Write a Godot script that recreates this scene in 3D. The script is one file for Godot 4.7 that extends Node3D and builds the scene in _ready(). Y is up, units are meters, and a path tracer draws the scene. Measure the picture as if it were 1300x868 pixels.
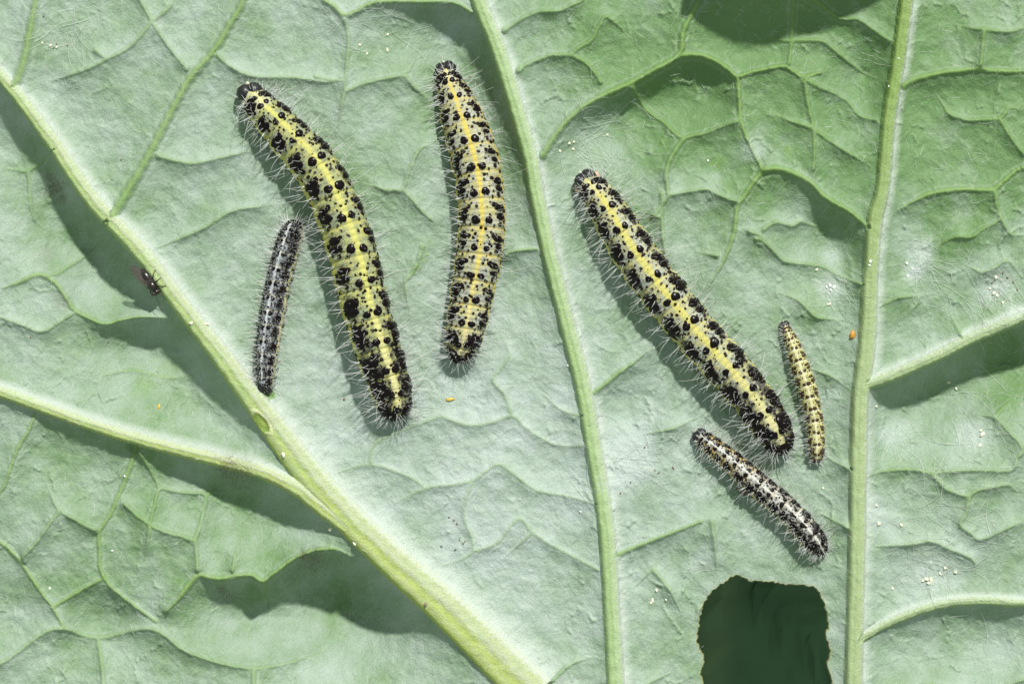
extends Node3D
# Underside of a cabbage leaf with six caterpillars and a fly, seen from straight above.
# Lengths below are in tenths of a millimetre ("u"): x to the right, y down the leaf, h up out of the leaf.

const U := 0.0001                       # one u in metres
const EYE := 4500.0                     # camera height in u
const X0 := -140.0
const Y0 := -140.0
const STEP := 1.5
const NX := 1054
const NY := 768
const CS := 4.0
const CX := 396
const CY := 288

var rng := RandomNumberGenerator.new()
var hh := PackedFloat32Array()          # fine heights
var near_q := PackedFloat32Array()      # distance to the nearest vein over its half width
var side_q := PackedFloat32Array()      # the same with a sign: which side of the vein
var vein_id := PackedInt32Array()
var veins := []                         # {pts: [Vector4(x, y, half width, level)], crown, kind, tone}
var used := {}
var noise_a := FastNoiseLite.new()
var noise_b := FastNoiseLite.new()
var noise_c := FastNoiseLite.new()
var net_a := FastNoiseLite.new()
var net_b := FastNoiseLite.new()
var hole := PackedVector2Array()
var leaf: Node3D
var M := {}
var domes := []
var crumb_shapes := []


func _ready() -> void:
	rng.seed = 7
	# --- camera, sky, sun, exposure
	var cam := Camera3D.new()
	cam.name = "camera"
	cam.position = Vector3(0, EYE * U, 0)
	cam.rotation = Vector3(-PI / 2, 0, 0)
	cam.fov = rad_to_deg(2.0 * atan(434.0 / EYE))
	cam.near = 0.02
	cam.far = 4.0
	add_child(cam)
	var env := Environment.new()
	env.background_mode = Environment.BG_SKY
	var sky := Sky.new()
	var sm := ProceduralSkyMaterial.new()
	sm.sky_top_color = Color(0.63, 0.69, 0.66)
	sm.sky_horizon_color = Color(0.84, 0.86, 0.79)
	sm.sky_curve = 0.2
	sm.ground_bottom_color = Color(0.22, 0.26, 0.18)
	sm.ground_horizon_color = Color(0.45, 0.50, 0.42)
	sky.sky_material = sm
	env.sky = sky
	env.tonemap_mode = Environment.TONE_MAPPER_LINEAR
	env.tonemap_exposure = 1.06
	env.background_energy_multiplier = 0.95
	env.sdfgi_enabled = true
	env.ssao_enabled = true
	env.ssil_enabled = true
	var we := WorldEnvironment.new()
	we.name = "world_environment"
	we.environment = env
	add_child(we)
	var sun := DirectionalLight3D.new()
	sun.name = "sun"
	sun.light_color = Color(1.0, 0.985, 0.96)
	sun.light_energy = 1.5
	sun.light_angular_distance = 3.0
	sun.shadow_enabled = true
	add_child(sun)
	sun.look_at_from_position(Vector3(0.32, 1.0, -0.9), Vector3.ZERO)

	setup_noise()
	materials()
	shapes()
	trace_hole()
	trace_veins()
	build_heights()
	build_leaf()
	build_far_leaf()
	build_caterpillars()
	build_fly()
	build_small_things()


# ------------------------------------------------------------------ helpers
func setup_noise() -> void:
	for p in [[noise_a, 11, 0.006, 4], [noise_b, 23, 0.035, 3], [noise_c, 31, 0.16, 2]]:
		var n: FastNoiseLite = p[0]
		n.seed = p[1]
		n.frequency = p[2]
		n.noise_type = FastNoiseLite.TYPE_SIMPLEX_SMOOTH
		n.fractal_octaves = p[3]
	for p in [[net_a, 41, 0.021], [net_b, 47, 0.055]]:
		var n: FastNoiseLite = p[0]
		n.seed = p[1]
		n.frequency = p[2]
		n.noise_type = FastNoiseLite.TYPE_CELLULAR
		n.cellular_distance_function = FastNoiseLite.DISTANCE_EUCLIDEAN
		n.cellular_return_type = FastNoiseLite.RETURN_DISTANCE2_SUB
		n.cellular_jitter = 0.95
		n.domain_warp_enabled = true
		n.domain_warp_amplitude = 16.0 if n == net_a else 7.0
		n.domain_warp_frequency = 0.012
		n.domain_warp_fractal_type = FastNoiseLite.DOMAIN_WARP_FRACTAL_NONE


func net(n: FastNoiseLite, x: float, y: float) -> float:
	# one on the lines of a net of small veins, zero within its meshes
	return 1.0 - smoothstep(0.0, 0.17, n.get_noise_2d(x, y) + 1.0)


func numbered(called: String) -> String:
	if not used.has(called):
		used[called] = 0
		return called
	used[called] += 1
	return "%s_%03d" % [called, used[called]]


func thing(called: String, label: String, category: String, at := Vector3.ZERO, group := "") -> Node3D:
	var o := Node3D.new()
	o.name = numbered(called)
	o.position = at
	add_child(o, true)
	o.set_meta("label", label)
	o.set_meta("category", category)
	if group:
		o.set_meta("group", group)
	return o


func part(called: String, mesh: Mesh, mat: Material, parent: Node3D, at := Transform3D.IDENTITY) -> MeshInstance3D:
	var o := MeshInstance3D.new()
	var n := parent.get_child_count()
	var count := 0
	for c in parent.get_children():
		if str(c.name) == called or str(c.name).begins_with(called + "_0") or str(c.name).begins_with(called + "_1") or str(c.name).begins_with(called + "_2"):
			count += 1
	o.name = called if count == 0 else "%s_%03d" % [called, count]
	o.mesh = mesh
	o.material_override = mat
	o.transform = at
	parent.add_child(o, true)
	return o


func w3(x: float, y: float, h: float) -> Vector3:
	return Vector3((x - 650.0) * U, h * U, (y - 434.0) * U)


func numbers(text: String) -> Array:
	var out := []
	for word in text.split(" ", false):
		var a := word.split(",")
		var v := Vector3(float(a[0]), float(a[1]), 0.0)
		if a.size() > 2:
			v.z = float(a[2])
		out.append(v)
	return out


func smooth_line(pts: Array, gap: float) -> Array:
	var out := []
	var n := pts.size()
	for i in n - 1:
		var a: Vector3 = pts[maxi(i - 1, 0)]
		var b: Vector3 = pts[i]
		var c: Vector3 = pts[i + 1]
		var d: Vector3 = pts[mini(i + 2, n - 1)]
		var steps := maxi(1, int(ceil(Vector2(b.x, b.y).distance_to(Vector2(c.x, c.y)) / gap)))
		for k in steps:
			out.append(b.cubic_interpolate(c, a, d, float(k) / steps))
	out.append(pts[n - 1])
	return out


class Soup:
	var v := PackedVector3Array()
	var n := PackedVector3Array()
	var c := PackedColorArray()
	var uv := PackedVector2Array()
	var i := PackedInt32Array()

	func mesh(turn := true) -> ArrayMesh:
		if turn:      # every face turned the way its normals point
			for k in range(0, i.size(), 3):
				var p := v[i[k]]
				if (v[i[k + 1]] - p).cross(v[i[k + 2]] - p).dot(n[i[k]] + n[i[k + 1]] + n[i[k + 2]]) > 0.0:
					var t := i[k + 1]
					i[k + 1] = i[k + 2]
					i[k + 2] = t
		var a := []
		a.resize(Mesh.ARRAY_MAX)
		a[Mesh.ARRAY_VERTEX] = v
		a[Mesh.ARRAY_NORMAL] = n
		if c.size():
			a[Mesh.ARRAY_COLOR] = c
		if uv.size():
			a[Mesh.ARRAY_TEX_UV] = uv
		a[Mesh.ARRAY_INDEX] = i
		var m := ArrayMesh.new()
		m.add_surface_from_arrays(Mesh.PRIMITIVE_TRIANGLES, a)
		return m

	func tube(path: PackedVector3Array, r0: float, r1: float, sides: int) -> void:
		var first := v.size()
		var count := path.size()
		for k in count:
			var t: Vector3 = (path[mini(k + 1, count - 1)] - path[maxi(k - 1, 0)]).normalized()
			var s: Vector3 = t.cross(Vector3.UP if absf(t.y) < 0.9 else Vector3.RIGHT).normalized()
			var b: Vector3 = t.cross(s)
			var r := lerpf(r0, r1, float(k) / (count - 1))
			for j in sides:
				var ang := TAU * j / sides
				var d: Vector3 = s * cos(ang) + b * sin(ang)
				v.append(path[k] + d * r)
				n.append(d)
		for k in count - 1:
			for j in sides:
				var a := first + k * sides + j
				var b2 := first + k * sides + (j + 1) % sides
				i.append_array([a, a + sides, b2, b2, a + sides, b2 + sides])

	func add(other: Soup, at: Transform3D) -> void:
		var first := v.size()
		var nb := at.basis.inverse().transposed()
		for k in other.v.size():
			v.append(at * other.v[k])
			n.append((nb * other.n[k]).normalized())
		for k in other.i:
			i.append(first + k)


func plain(albedo: Color, rough: float, spec := 0.5) -> StandardMaterial3D:
	var m := StandardMaterial3D.new()
	m.albedo_color = albedo.linear_to_srgb()
	m.roughness = rough
	m.metallic_specular = spec
	return m


func painted(rough: float, spec: float) -> StandardMaterial3D:
	var m := StandardMaterial3D.new()
	m.vertex_color_use_as_albedo = true
	m.roughness = rough
	m.metallic_specular = spec
	return m


func noise_map(freq: float, s: int, octaves: int, size := 1024) -> NoiseTexture2D:
	var n := FastNoiseLite.new()
	n.seed = s
	n.frequency = freq
	n.noise_type = FastNoiseLite.TYPE_SIMPLEX
	n.fractal_octaves = octaves
	var t := NoiseTexture2D.new()
	t.width = size
	t.height = size
	t.seamless = true
	t.noise = n
	return t


func materials() -> void:
	var lm := painted(0.62, 0.4)
	lm.heightmap_enabled = true
	lm.heightmap_texture = noise_map(0.035, 5, 4)
	lm.heightmap_scale = 0.0045
	lm.uv1_scale = Vector3(7, 7, 7)
	lm.detail_enabled = true
	lm.detail_blend_mode = BaseMaterial3D.BLEND_MODE_MUL
	lm.backlight_enabled = true
	lm.backlight = Color(0.16, 0.2, 0.1)
	var grain := noise_map(0.05, 9, 4)
	var ramp := Gradient.new()
	ramp.set_color(0, Color(0.86, 0.89, 0.85))
	ramp.set_color(1, Color(1, 1, 1))
	grain.color_ramp = ramp
	lm.detail_albedo = grain
	lm.detail_uv_layer = BaseMaterial3D.DETAIL_UV_1
	M.leaf = lm
	var skin := painted(0.55, 0.35)
	skin.heightmap_enabled = true
	skin.heightmap_texture = noise_map(0.06, 15, 3, 512)
	skin.heightmap_scale = 0.006
	skin.uv1_triplanar = true
	skin.uv1_scale = Vector3(120, 120, 120)
	M.skin = skin
	M.spot = plain(Color(0.007, 0.0045, 0.005), 0.24, 0.26)
	M.speck = plain(Color(0.014, 0.009, 0.006), 0.35, 0.25)
	M.brown = plain(Color(0.052, 0.026, 0.011), 0.45, 0.35)
	M.hair = plain(Color(0.72, 0.74, 0.72), 0.4, 0.5)
	M.dark_hair = plain(Color(0.03, 0.028, 0.026), 0.4, 0.5)
	M.head = plain(Color(0.014, 0.014, 0.017), 0.42, 0.5)
	M.pale = plain(Color(0.55, 0.53, 0.42), 0.5)
	M.leg = plain(Color(0.03, 0.026, 0.022), 0.4)
	M.proleg = plain(Color(0.34, 0.33, 0.22), 0.6)
	M.flesh = plain(Color(0.62, 0.38, 0.26), 0.5)
	M.silk = plain(Color(0.80, 0.83, 0.80), 0.45, 0.5)
	M.crumb = plain(Color(0.78, 0.76, 0.58), 0.6)
	M.grit = plain(Color(0.19, 0.14, 0.10), 0.7)
	M.orange = plain(Color(0.55, 0.26, 0.03), 0.6)
	M.amber = plain(Color(0.60, 0.42, 0.07), 0.5)
	M.fly = plain(Color(0.012, 0.008, 0.007), 0.3, 0.6)
	M.fly_leg = plain(Color(0.03, 0.02, 0.012), 0.4)
	M.eye = plain(Color(0.028, 0.01, 0.009), 0.3, 0.6)
	var wing := plain(Color(0.10, 0.06, 0.065), 0.28, 0.7)
	wing.transparency = BaseMaterial3D.TRANSPARENCY_ALPHA
	wing.albedo_color.a = 0.38
	M.wing = wing
	var top_wing := plain(Color(0.035, 0.02, 0.024), 0.28, 0.7)
	top_wing.transparency = BaseMaterial3D.TRANSPARENCY_ALPHA
	top_wing.albedo_color.a = 0.8
	M.top_wing = top_wing
	M.far_leaf = painted(0.6, 0.4)


func dome(s: int, rough: float, full: bool) -> Soup:
	# a low rounded wart of radius one with an uneven outline
	var r := RandomNumberGenerator.new()
	r.seed = s
	var out := Soup.new()
	var sides := 11
	var rings := 4
	var ph := [r.randf() * TAU, r.randf() * TAU, r.randf() * TAU]
	for k in rings + 1:
		var a := (PI * (1.0 if full else 0.56)) * k / rings
		for j in sides:
			var t := TAU * j / sides
			var w := 1.0 + rough * (0.5 * sin(2 * t + ph[0]) + 0.4 * sin(3 * t + ph[1]) + 0.35 * sin(5 * t + ph[2]))
			var p := Vector3(cos(t) * sin(a) * w, cos(a), sin(t) * sin(a) * w)
			out.v.append(p)
			out.n.append(p.normalized())
	for k in rings:
		for j in sides:
			var a2 := k * sides + j
			var b2 := k * sides + (j + 1) % sides
			out.i.append_array([a2, b2, a2 + sides, b2, b2 + sides, a2 + sides])
	return out


func shapes() -> void:
	for k in 5:
		domes.append(dome(40 + k, 0.15, false))
	for k in 4:
		crumb_shapes.append(dome(80 + k, 0.3, true).mesh())


# ------------------------------------------------------------------ leaf
func rib(pts: String, crown: float, level := 0.0, tone := 0, kind := "rib") -> void:
	veins.append({"pts": smooth_line(numbers(pts), 3.0), "crown": crown, "level": level, "tone": tone, "kind": kind, "lift": 0.0, "w": 0.0})


func vein(pts: String, w := 3.0, lift := 7.0, crown := 2.2, level := 1e6) -> void:
	veins.append({"pts": smooth_line(numbers(pts), 3.0), "crown": crown, "level": level, "tone": 9, "kind": "vein", "lift": lift, "w": w})


func trace_hole() -> void:
	var pts := numbers("887,798 890,779 896,764 905,751 916,742 926,735 936,729 944,732 952,737 962,737 972,738 984,739 996,741 1008,742 1020,742 1032,744 1040,749 1044,758 1049,768 1052,779 1054,796 1050,808 1056,826 1052,846 1058,866 1050,884 1034,896 1014,906 990,904 966,912 940,902 916,896 900,880 890,858 894,838 886,816")
	pts.append(pts[0])
	for p in smooth_line(pts, 3.0):
		hole.append(Vector2(p.x + 2.2 * noise_c.get_noise_2d(p.x, p.y) + rng.randf_range(-0.5, 0.5), p.y + 2.2 * noise_c.get_noise_2d(p.y, p.x + 40.0) + 1.2 * absf(sin(p.x * 0.21 + p.y * 0.16)) + rng.randf_range(-0.5, 0.5)))


func trace_veins() -> void:
	# the thick ribs: x, y, half width
	rib("-140,-40,6 -60,28,7 0,96,8 25,125,9 66,180,10 118,255,11 180,322,11.5 228,385,12 275,445,13.5 320,505,15.5 380,586,19 440,655,20 508,720,22 574,779,24 665,868,27 760,960,30 830,1030,31", 9.0, 0.0, 1)
	rib("-150,460,7 -80,474,7 0,497,8 57,518,8 113,538,8 170,556,8.5 270,582,9 330,598,9.5 375,619,10.5 410,645,11 432,664,9 440,672,6", 8.0, 0.0, 1)
	rib("585,-150,9 596,-70,9.5 608,0,10 628,51,10 650,118,10 673,200,10 683,255,10 702,339,10 725,430,10.5 740,490,10.5 754,569,10.5 766,640,10.5 772,694,10.5 777,779,10.5 782,868,11 790,1020,12", 9.0, 0.0, 2)
	rib("1166,-150,9 1158,-70,9 1151,0,9 1141,75,9 1129,150,9 1121,237,9 1111,280,10 1106,340,10 1101,435,11 1093,500,11 1090,580,11 1089,659,11 1086,779,11 1084,868,11.5 1080,1020,12", 10.0, 2.0, 3)
	rib("1100,488,7 1130,478,8 1162,464,8 1200,447,8 1237,428,8 1300,402,8 1380,370,7 1450,345,7", 7.0, 2.0, 4)
	rib("1092,812,5 1125,793,5.5 1163,777,6 1190,769,6 1220,764,6 1260,763,6 1300,766,6 1380,762,6 1450,752,6", 5.0, -4.0, 4)
	# secondary veins that stand as high as the ribs
	vein("134,284 146,268 163,240 180,212 200,174 222,132 240,100 272,63 290,33 308,0 322,-60", 5.6, 0.0, 5.0, -3.0)
	vein("14,112 21,102 30,75 38,36 45,0 52,-20 60,-80", 5.2, 0.0, 4.0, 0.0)
	vein("689,197 702,176 715,159 732,142 751,129 776,117 802,105 832,88 862,70 866,50 868,39 878,18 888,0 905,-40 930,-90", 4.2, 0.0, 4.0, 0.0)
	vein("862,70 880,69 897,72 912,79 924,87 936,97 952,92 970,88 994,84 1008,91 1019,97 1042,92", 3.4, 0.0, 3.4, -3.0)
	vein("936,98 938,112 939,129 942,156 954,186 969,216", 3.2, 0.0, 3.0, -6.0)
	vein("969,216 984,214 1000,217 1018,225 1032,234 1044,247 1060,258 1077,267 1092,279 1104,290", 4.2, 0.0, 4.0, 0.0)
	vein("969,217 958,230 946,248 937,262 934,284 932,297 924,320 912,344 898,366", 3.2, 0.0, 3.0, -6.0)
	vein("1147,109 1165,100 1192,93 1215,90 1240,88 1270,90 1300,90 1400,84", 3.4, 0.0, 3.0, -4.0)
	vein("412,0 424,8 436,19 452,14 464,7 476,3 500,1 535,2 565,2 582,5 598,15", 3.8, 0.0, 3.6, -2.0)
	vein("380,-60 396,-24 412,0", 3.8, 0.0, 3.6, -2.0)
	vein("1148,262 1165,253 1182,246 1203,242 1225,240 1245,241 1263,240 1274,231 1286,221 1300,213 1380,190", 3.4, 0.0, 3.0, -5.0)
	vein("754,498 770,486 787,472 805,460 822,446", 3.6, 0.0, 3.2, -2.0)
	vein("784,704 808,694 833,684 862,673 890,662", 3.4, 0.0, 3.0, -3.0)
	vein("0,366 22,358 45,348 63,355 74,366 84,381 93,394 112,404 132,411 155,405 180,402 215,404", 3.4, 0.0, 2.6, -14.0)
	vein("211,776 226,760 238,744 250,731 264,733 278,735 292,733 307,731 320,731 332,738 343,731 354,723 370,711 386,703 404,698 424,697 444,706", 3.8, 0.0, 3.4, -6.0)
	vein("171,567 163,592 154,616 146,634 139,651 128,668 123,678 124,700 125,723 136,744 156,761 179,778 196,790", 3.2, 0.0, 2.8, -18.0)
	vein("640,322 652,319 665,317 682,316", 3.2, 0.0, 3.0, -2.0)
	vein("-40,670 0,691 12,702 23,714 34,730 46,748 55,760 64,772 80,800", 3.2, 0.0, 2.8, -16.0)
	vein("64,772 92,755 125,737", 3.0, 0.0, 2.6, -18.0)
	vein("43,526 34,547 21,569 12,592 4,616 -20,650", 2.8, 0.0, 2.6, -8.0)
	vein("890,-50 940,-36 990,-30 1040,-36 1090,-50 1140,-70", 5.0, 0.0, 3.0, 74.0)  # unseen high ridge past the top edge, added to shade the hollow below
	# veins inside the cells, lifted a little over the sagging blade
	for p in ["272,66 286,80 302,90 318,96 340,98 371,98 395,101 417,104 432,98", "192,27 180,42 165,58 150,68 135,75 118,84 105,89 80,97 57,103", "192,27 202,42 210,54 222,70 237,88", "192,27 184,12 177,0 160,-30", "192,27 206,16 216,6 230,-20", "120,63 128,70 135,75",
			"200,198 222,204 245,207 270,202 300,195 325,187", "198,315 228,302 260,288 280,275 300,266 330,262 350,261",
			"0,213 15,214 30,215 46,206 60,195 72,188", "30,215 32,238 34,262 39,279 52,290", "72,345 62,349 55,352", "72,345 90,331 108,318 122,306",
			"-20,398 0,403 26,412 51,421 72,410 93,396", "436,19 441,40 442,58 440,80 438,100 436,118 432,142 427,168", "439,115 460,106 484,100 500,97 514,93 522,82 527,68", "400,97 415,100 430,102 438,102",
			"514,95 524,108 538,120 552,131", "463,234 476,236 489,241 500,241 511,240 518,220 525,204 532,190 545,182 556,178", "511,240 522,252 534,266 548,279 566,288"]:
		vein(p, 2.8, 6.0, 1.9)
	for p in ["536,314 530,332 522,347 514,358",
			"123,675 98,662 75,648 64,632 57,616", "75,648 60,668 43,691 32,703 23,714", "157,641 172,654 189,666 210,676 230,681 246,684 254,658 258,630 240,627 220,625 200,622 194,644 189,666", "246,684 249,706 250,730", "171,567 182,586 192,604 200,622", "189,666 186,690 182,712",
			"304,680 298,700 294,726", "334,739 335,760 336,785", "258,630 270,625 284,628"]:
		vein(p, 2.9, 8.5, 2.2)
	for p in ["820,135 832,145 844,153 855,165 868,174 882,171 897,168 916,160 936,154", "802,110 812,122 820,135", "868,176 858,190 850,205 846,222 848,240 850,247 874,243 897,240 910,246 924,252 934,255", "850,247 840,260 831,274", "829,273 840,276", "885,319 898,322 912,325",
			"658,90 668,82 684,75 700,70 724,69 736,60 751,51 760,34 769,21 780,28 790,36 797,45", "640,39 658,26 682,15 700,14 712,13 726,6 739,0 756,-20", "724,69 738,76 745,81 755,92 763,105",
			"1015,-10 1028,0 1042,6 1054,15 1066,22 1078,24 1090,24 1110,38 1129,52", "1006,0 1006,45 1002,80 994,84", "976,45 988,48 1000,51 1022,50 1045,51 1057,59 1069,69 1090,84 1114,99", "1021,99 1024,120 1028,140 1033,162 1034,186 1033,215", "985,144 1006,154 1030,162 1050,176 1069,189 1088,200 1105,211", "1019,99 1040,110 1062,118 1078,128 1092,146 1112,152"]:
		vein(p, 3.0, 9.0, 2.3)
	for p in ["1216,31 1230,34 1245,37 1266,39 1287,39 1320,28", "1250,37 1248,60 1245,86", "1192,120 1200,132 1207,144 1220,149 1233,152 1252,151 1270,150 1278,142 1284,136 1310,142", "1270,150 1284,174 1300,196", "1265,246 1266,258 1272,275 1278,288 1287,298 1310,297", "1189,315 1200,307 1213,301 1233,301 1241,296 1248,291 1260,285 1270,279", "1228,336 1238,341 1248,346 1264,339 1281,331 1300,352",
			"1117,390 1128,384 1141,378 1160,376 1180,375", "1207,396 1214,412 1221,429", "960,303 970,306 984,319 997,331 1018,334 1039,336 1050,339 1060,345 1078,354 1096,362", "970,291 985,282 998,284 1009,286 1017,281 1024,282 1038,286 1051,288", "951,294 962,297 972,304", "991,372 1003,376 1015,381 1025,391 1036,402 1054,405 1074,406", "1030,468 1042,472 1054,477 1066,484 1079,494", "1047,576 1060,586 1080,596", "1041,651 1056,659 1077,670",
			"1104,605 1120,599 1149,596 1166,597 1181,601 1191,609 1199,619 1214,626 1231,630 1241,623 1260,619 1281,616 1290,622 1300,630", "1181,601 1210,598 1240,597 1284,597 1292,583 1299,569 1283,548 1266,530 1248,527 1231,526", "1266,530 1282,515 1300,501", "1231,632 1228,650 1220,666 1232,676 1245,685 1268,676 1291,666 1310,660", "1112,694 1134,693 1156,691 1170,689 1184,687 1208,698 1234,709 1240,722 1242,738",
			"819,551 836,548 854,544 870,537 886,530", "904,662 908,690 911,728", "829,723 842,738 854,755 866,780", "829,723 818,734 808,744", "840,246 842,300 848,340"]:
		vein(p, 2.9, 8.0, 2.1)
	for p in ["560,528 580,536 599,540 625,536 650,528 664,540 680,552 694,560 710,566 742,566", "650,528 647,518 640,500 626,483 640,462 647,450 643,436 638,423", "600,700 630,690 658,659 676,676 700,692 730,708 760,724", "676,676 658,692 640,709", "500,640 540,620 570,616 600,610 630,590 650,600 680,622 720,630 756,640", "600,610 590,640 590,660 600,700 560,720",
			"430,600 470,590 520,606 540,620", "120,480 160,470 210,480 250,474", "536,314 530,332 522,347 514,358 520,400", "690,500 712,520 738,528", "470,590 480,560 560,528"]:
		vein(p, 2.6, 2.6, 1.1)
	# the leaf goes on past the photograph's lower edge
	for p in ["-60,860 0,842 64,800 120,812 190,800 240,830 320,850 400,835", "120,812 130,880 120,960", "320,850 330,920 390,970", "600,900 680,880 720,846 752,836", "790,900 820,870 850,856", "1100,900 1180,870 1240,880 1340,850", "1180,870 1190,940 1240,1000", "860,990 960,972 1070,960"]:
		vein(p, 3.0, 8.0, 2.0)


func mark_free_ends() -> void:
	var dots := {}
	for id in veins.size():
		for p in veins[id].pts:
			var key := Vector2i(int(p.x / 6.0), int(p.y / 6.0))
			if not dots.has(key):
				dots[key] = {}
			dots[key][id] = true
	for id in veins.size():
		var v: Dictionary = veins[id]
		for e in 2:
			var p: Vector3 = v.pts[0 if e == 0 else -1]
			var touching := p.x < -40 or p.x > 1340 or p.y < -40 or p.y > 920
			for oy in range(-2, 3):
				for ox in range(-2, 3):
					var key := Vector2i(int(p.x / 6.0) + ox, int(p.y / 6.0) + oy)
					if dots.has(key):
						for other in dots[key]:
							if other != id:
								touching = true
			v["free_%d" % e] = not touching


func fade(v: Dictionary, n: int) -> float:
	var f := 1.0
	if v.get("free_0", false):
		f = minf(f, n / 12.0)
	if v.get("free_1", false):
		f = minf(f, (v.pts.size() - 1 - n) / 12.0)
	return f


func blobs() -> Array:
	# where the blade sinks (or swells) between its ribs: x, y, radius, depth
	return numbers_4("20,165,54,-60 66,250,48,-52 108,308,48,-62 152,374,52,-78 198,440,50,-72 250,506,40,-54 290,545,26,-36 60,565,34,-30 130,585,30,-26 205,600,38,-44 280,625,44,-50 345,655,44,-54 392,672,30,-44 262,766,26,-46 312,776,36,-52 372,756,34,-58 415,745,36,-60 455,768,44,-60 400,800,50,-40 120,768,28,-36 170,800,40,-20 470,790,60,-60 340,800,60,-34 110,800,50,-34 0,780,50,-26 600,50,44,-62 622,120,40,-62 645,195,34,-56 662,262,26,-36 560,30,36,-34 500,24,34,-24 440,40,30,-8 735,178,28,-34 775,150,34,-52 830,118,40,-66 893,100,36,-52 940,125,24,-14 950,-30,60,74 958,56,46,-42 1040,30,44,-26 1100,95,32,-52 1110,140,20,-28 1060,292,36,-56 1084,330,30,-52 1015,248,30,-26 1075,400,18,-26 1070,560,18,-20 1066,640,18,-20 1135,515,46,-66 1200,490,46,-72 1275,460,50,-74 1340,440,50,-80 1166,126,30,-34 1235,112,34,-18 1170,272,30,-20 1240,262,30,-16 792,506,26,-36 762,520,18,-26 838,708,24,-28 800,720,18,-20 722,588,24,-24 150,432,34,-20 100,430,26,-10 655,344,24,-28 1150,800,50,-30 1260,800,50,-40 560,130,40,-10 500,130,40,-6 900,200,36,-14 885,290,34,-14 1000,345,40,-14 1140,625,30,-12 860,560,50,6 640,600,60,5 560,560,60,5 120,90,60,4 480,380,70,4 820,620,50,6")  # includes an unseen swell past the top edge, shaped to put the hollow in shade


func numbers_4(text: String) -> Array:
	var out := []
	for word in text.split(" ", false):
		var a := word.split(",")
		out.append(Vector4(float(a[0]), float(a[1]), float(a[2]), float(a[3])))
	return out


func solve(target: PackedFloat32Array, mask: PackedByteArray, fixed: PackedFloat32Array, reach: float, sweeps: Array) -> PackedFloat32Array:
	# a soap film pinned along the veins and drawn towards the target: coarse grids first
	var h := PackedFloat32Array()
	var prev_s := 0
	var pw := 0
	for level: int in [4, 2, 1]:
		var w := int(ceil(float(CX) / level))
		var d := int(ceil(float(CY) / level))
		var cur := PackedFloat32Array()
		cur.resize(w * d)
		var mk := PackedByteArray()
		mk.resize(w * d)
		var tg := PackedFloat32Array()
		tg.resize(w * d)
		for y in d:
			for x in w:
				var sx := mini(x * level, CX - 1)
				var sy := mini(y * level, CY - 1)
				var k := sy * CX + sx
				var at := y * w + x
				tg[at] = target[k]
				var total := 0.0
				var n := 0
				for oy in range(sy, mini(sy + level, CY)):
					for ox in range(sx, mini(sx + level, CX)):
						if mask[oy * CX + ox]:
							total += fixed[oy * CX + ox]
							n += 1
				if n:
					mk[at] = 1
					cur[at] = total / n
				elif prev_s:
					cur[at] = h[mini(y * level / prev_s, h.size() / pw - 1) * pw + mini(x * level / prev_s, pw - 1)]
				else:
					cur[at] = target[k]
		var kk: float = (CS * level / reach) ** 2
		var inv: float = 1.0 / (4.0 + kk)
		for s in sweeps[0 if level == 4 else 1 if level == 2 else 2]:
			for y in range(1, d - 1):
				var row := y * w
				for x in range(1, w - 1):
					var k := row + x
					if mk[k] == 0:
						var nv: float = (cur[k - 1] + cur[k + 1] + cur[k - w] + cur[k + w] + kk * tg[k]) * inv
						cur[k] += 1.4 * (nv - cur[k])
			for x in w:
				cur[x] = cur[w + x]
				cur[(d - 1) * w + x] = cur[(d - 2) * w + x]
			for y in d:
				cur[y * w] = cur[y * w + 1]
				cur[y * w + w - 1] = cur[y * w + w - 2]
		h = cur
		prev_s = level
		pw = w
	return h


func pin(only_main: bool, base: PackedFloat32Array, mask: PackedByteArray, fixed: PackedFloat32Array) -> void:
	for v in veins:
		var main: bool = v.level < 1e5
		if only_main and not main:
			continue
		for n in v.pts.size():
			var p: Vector3 = v.pts[n]
			var f := fade(v, n)
			if not main and f < 0.34:
				continue
			var w: float = p.z if v.w == 0.0 else v.w
			var r := maxf(w * 0.95, 2.6)
			for y in range(maxi(0, int((p.y - r - Y0) / CS)), mini(CY - 1, int((p.y + r - Y0) / CS) + 1) + 1):
				for x in range(maxi(0, int((p.x - r - X0) / CS)), mini(CX - 1, int((p.x + r - X0) / CS) + 1) + 1):
					var dx: float = X0 + x * CS - p.x
					var dy: float = Y0 + y * CS - p.y
					if dx * dx + dy * dy <= r * r:
						var k := y * CX + x
						if main:
							var lv: float = v.level
							if mask[k] == 2:
								lv = maxf(lv, fixed[k])
							fixed[k] = lv
							mask[k] = 2
						elif mask[k] != 2:
							fixed[k] = base[k] + v.lift * f - 4.0 * (1.0 - f)
							mask[k] = 1


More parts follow.
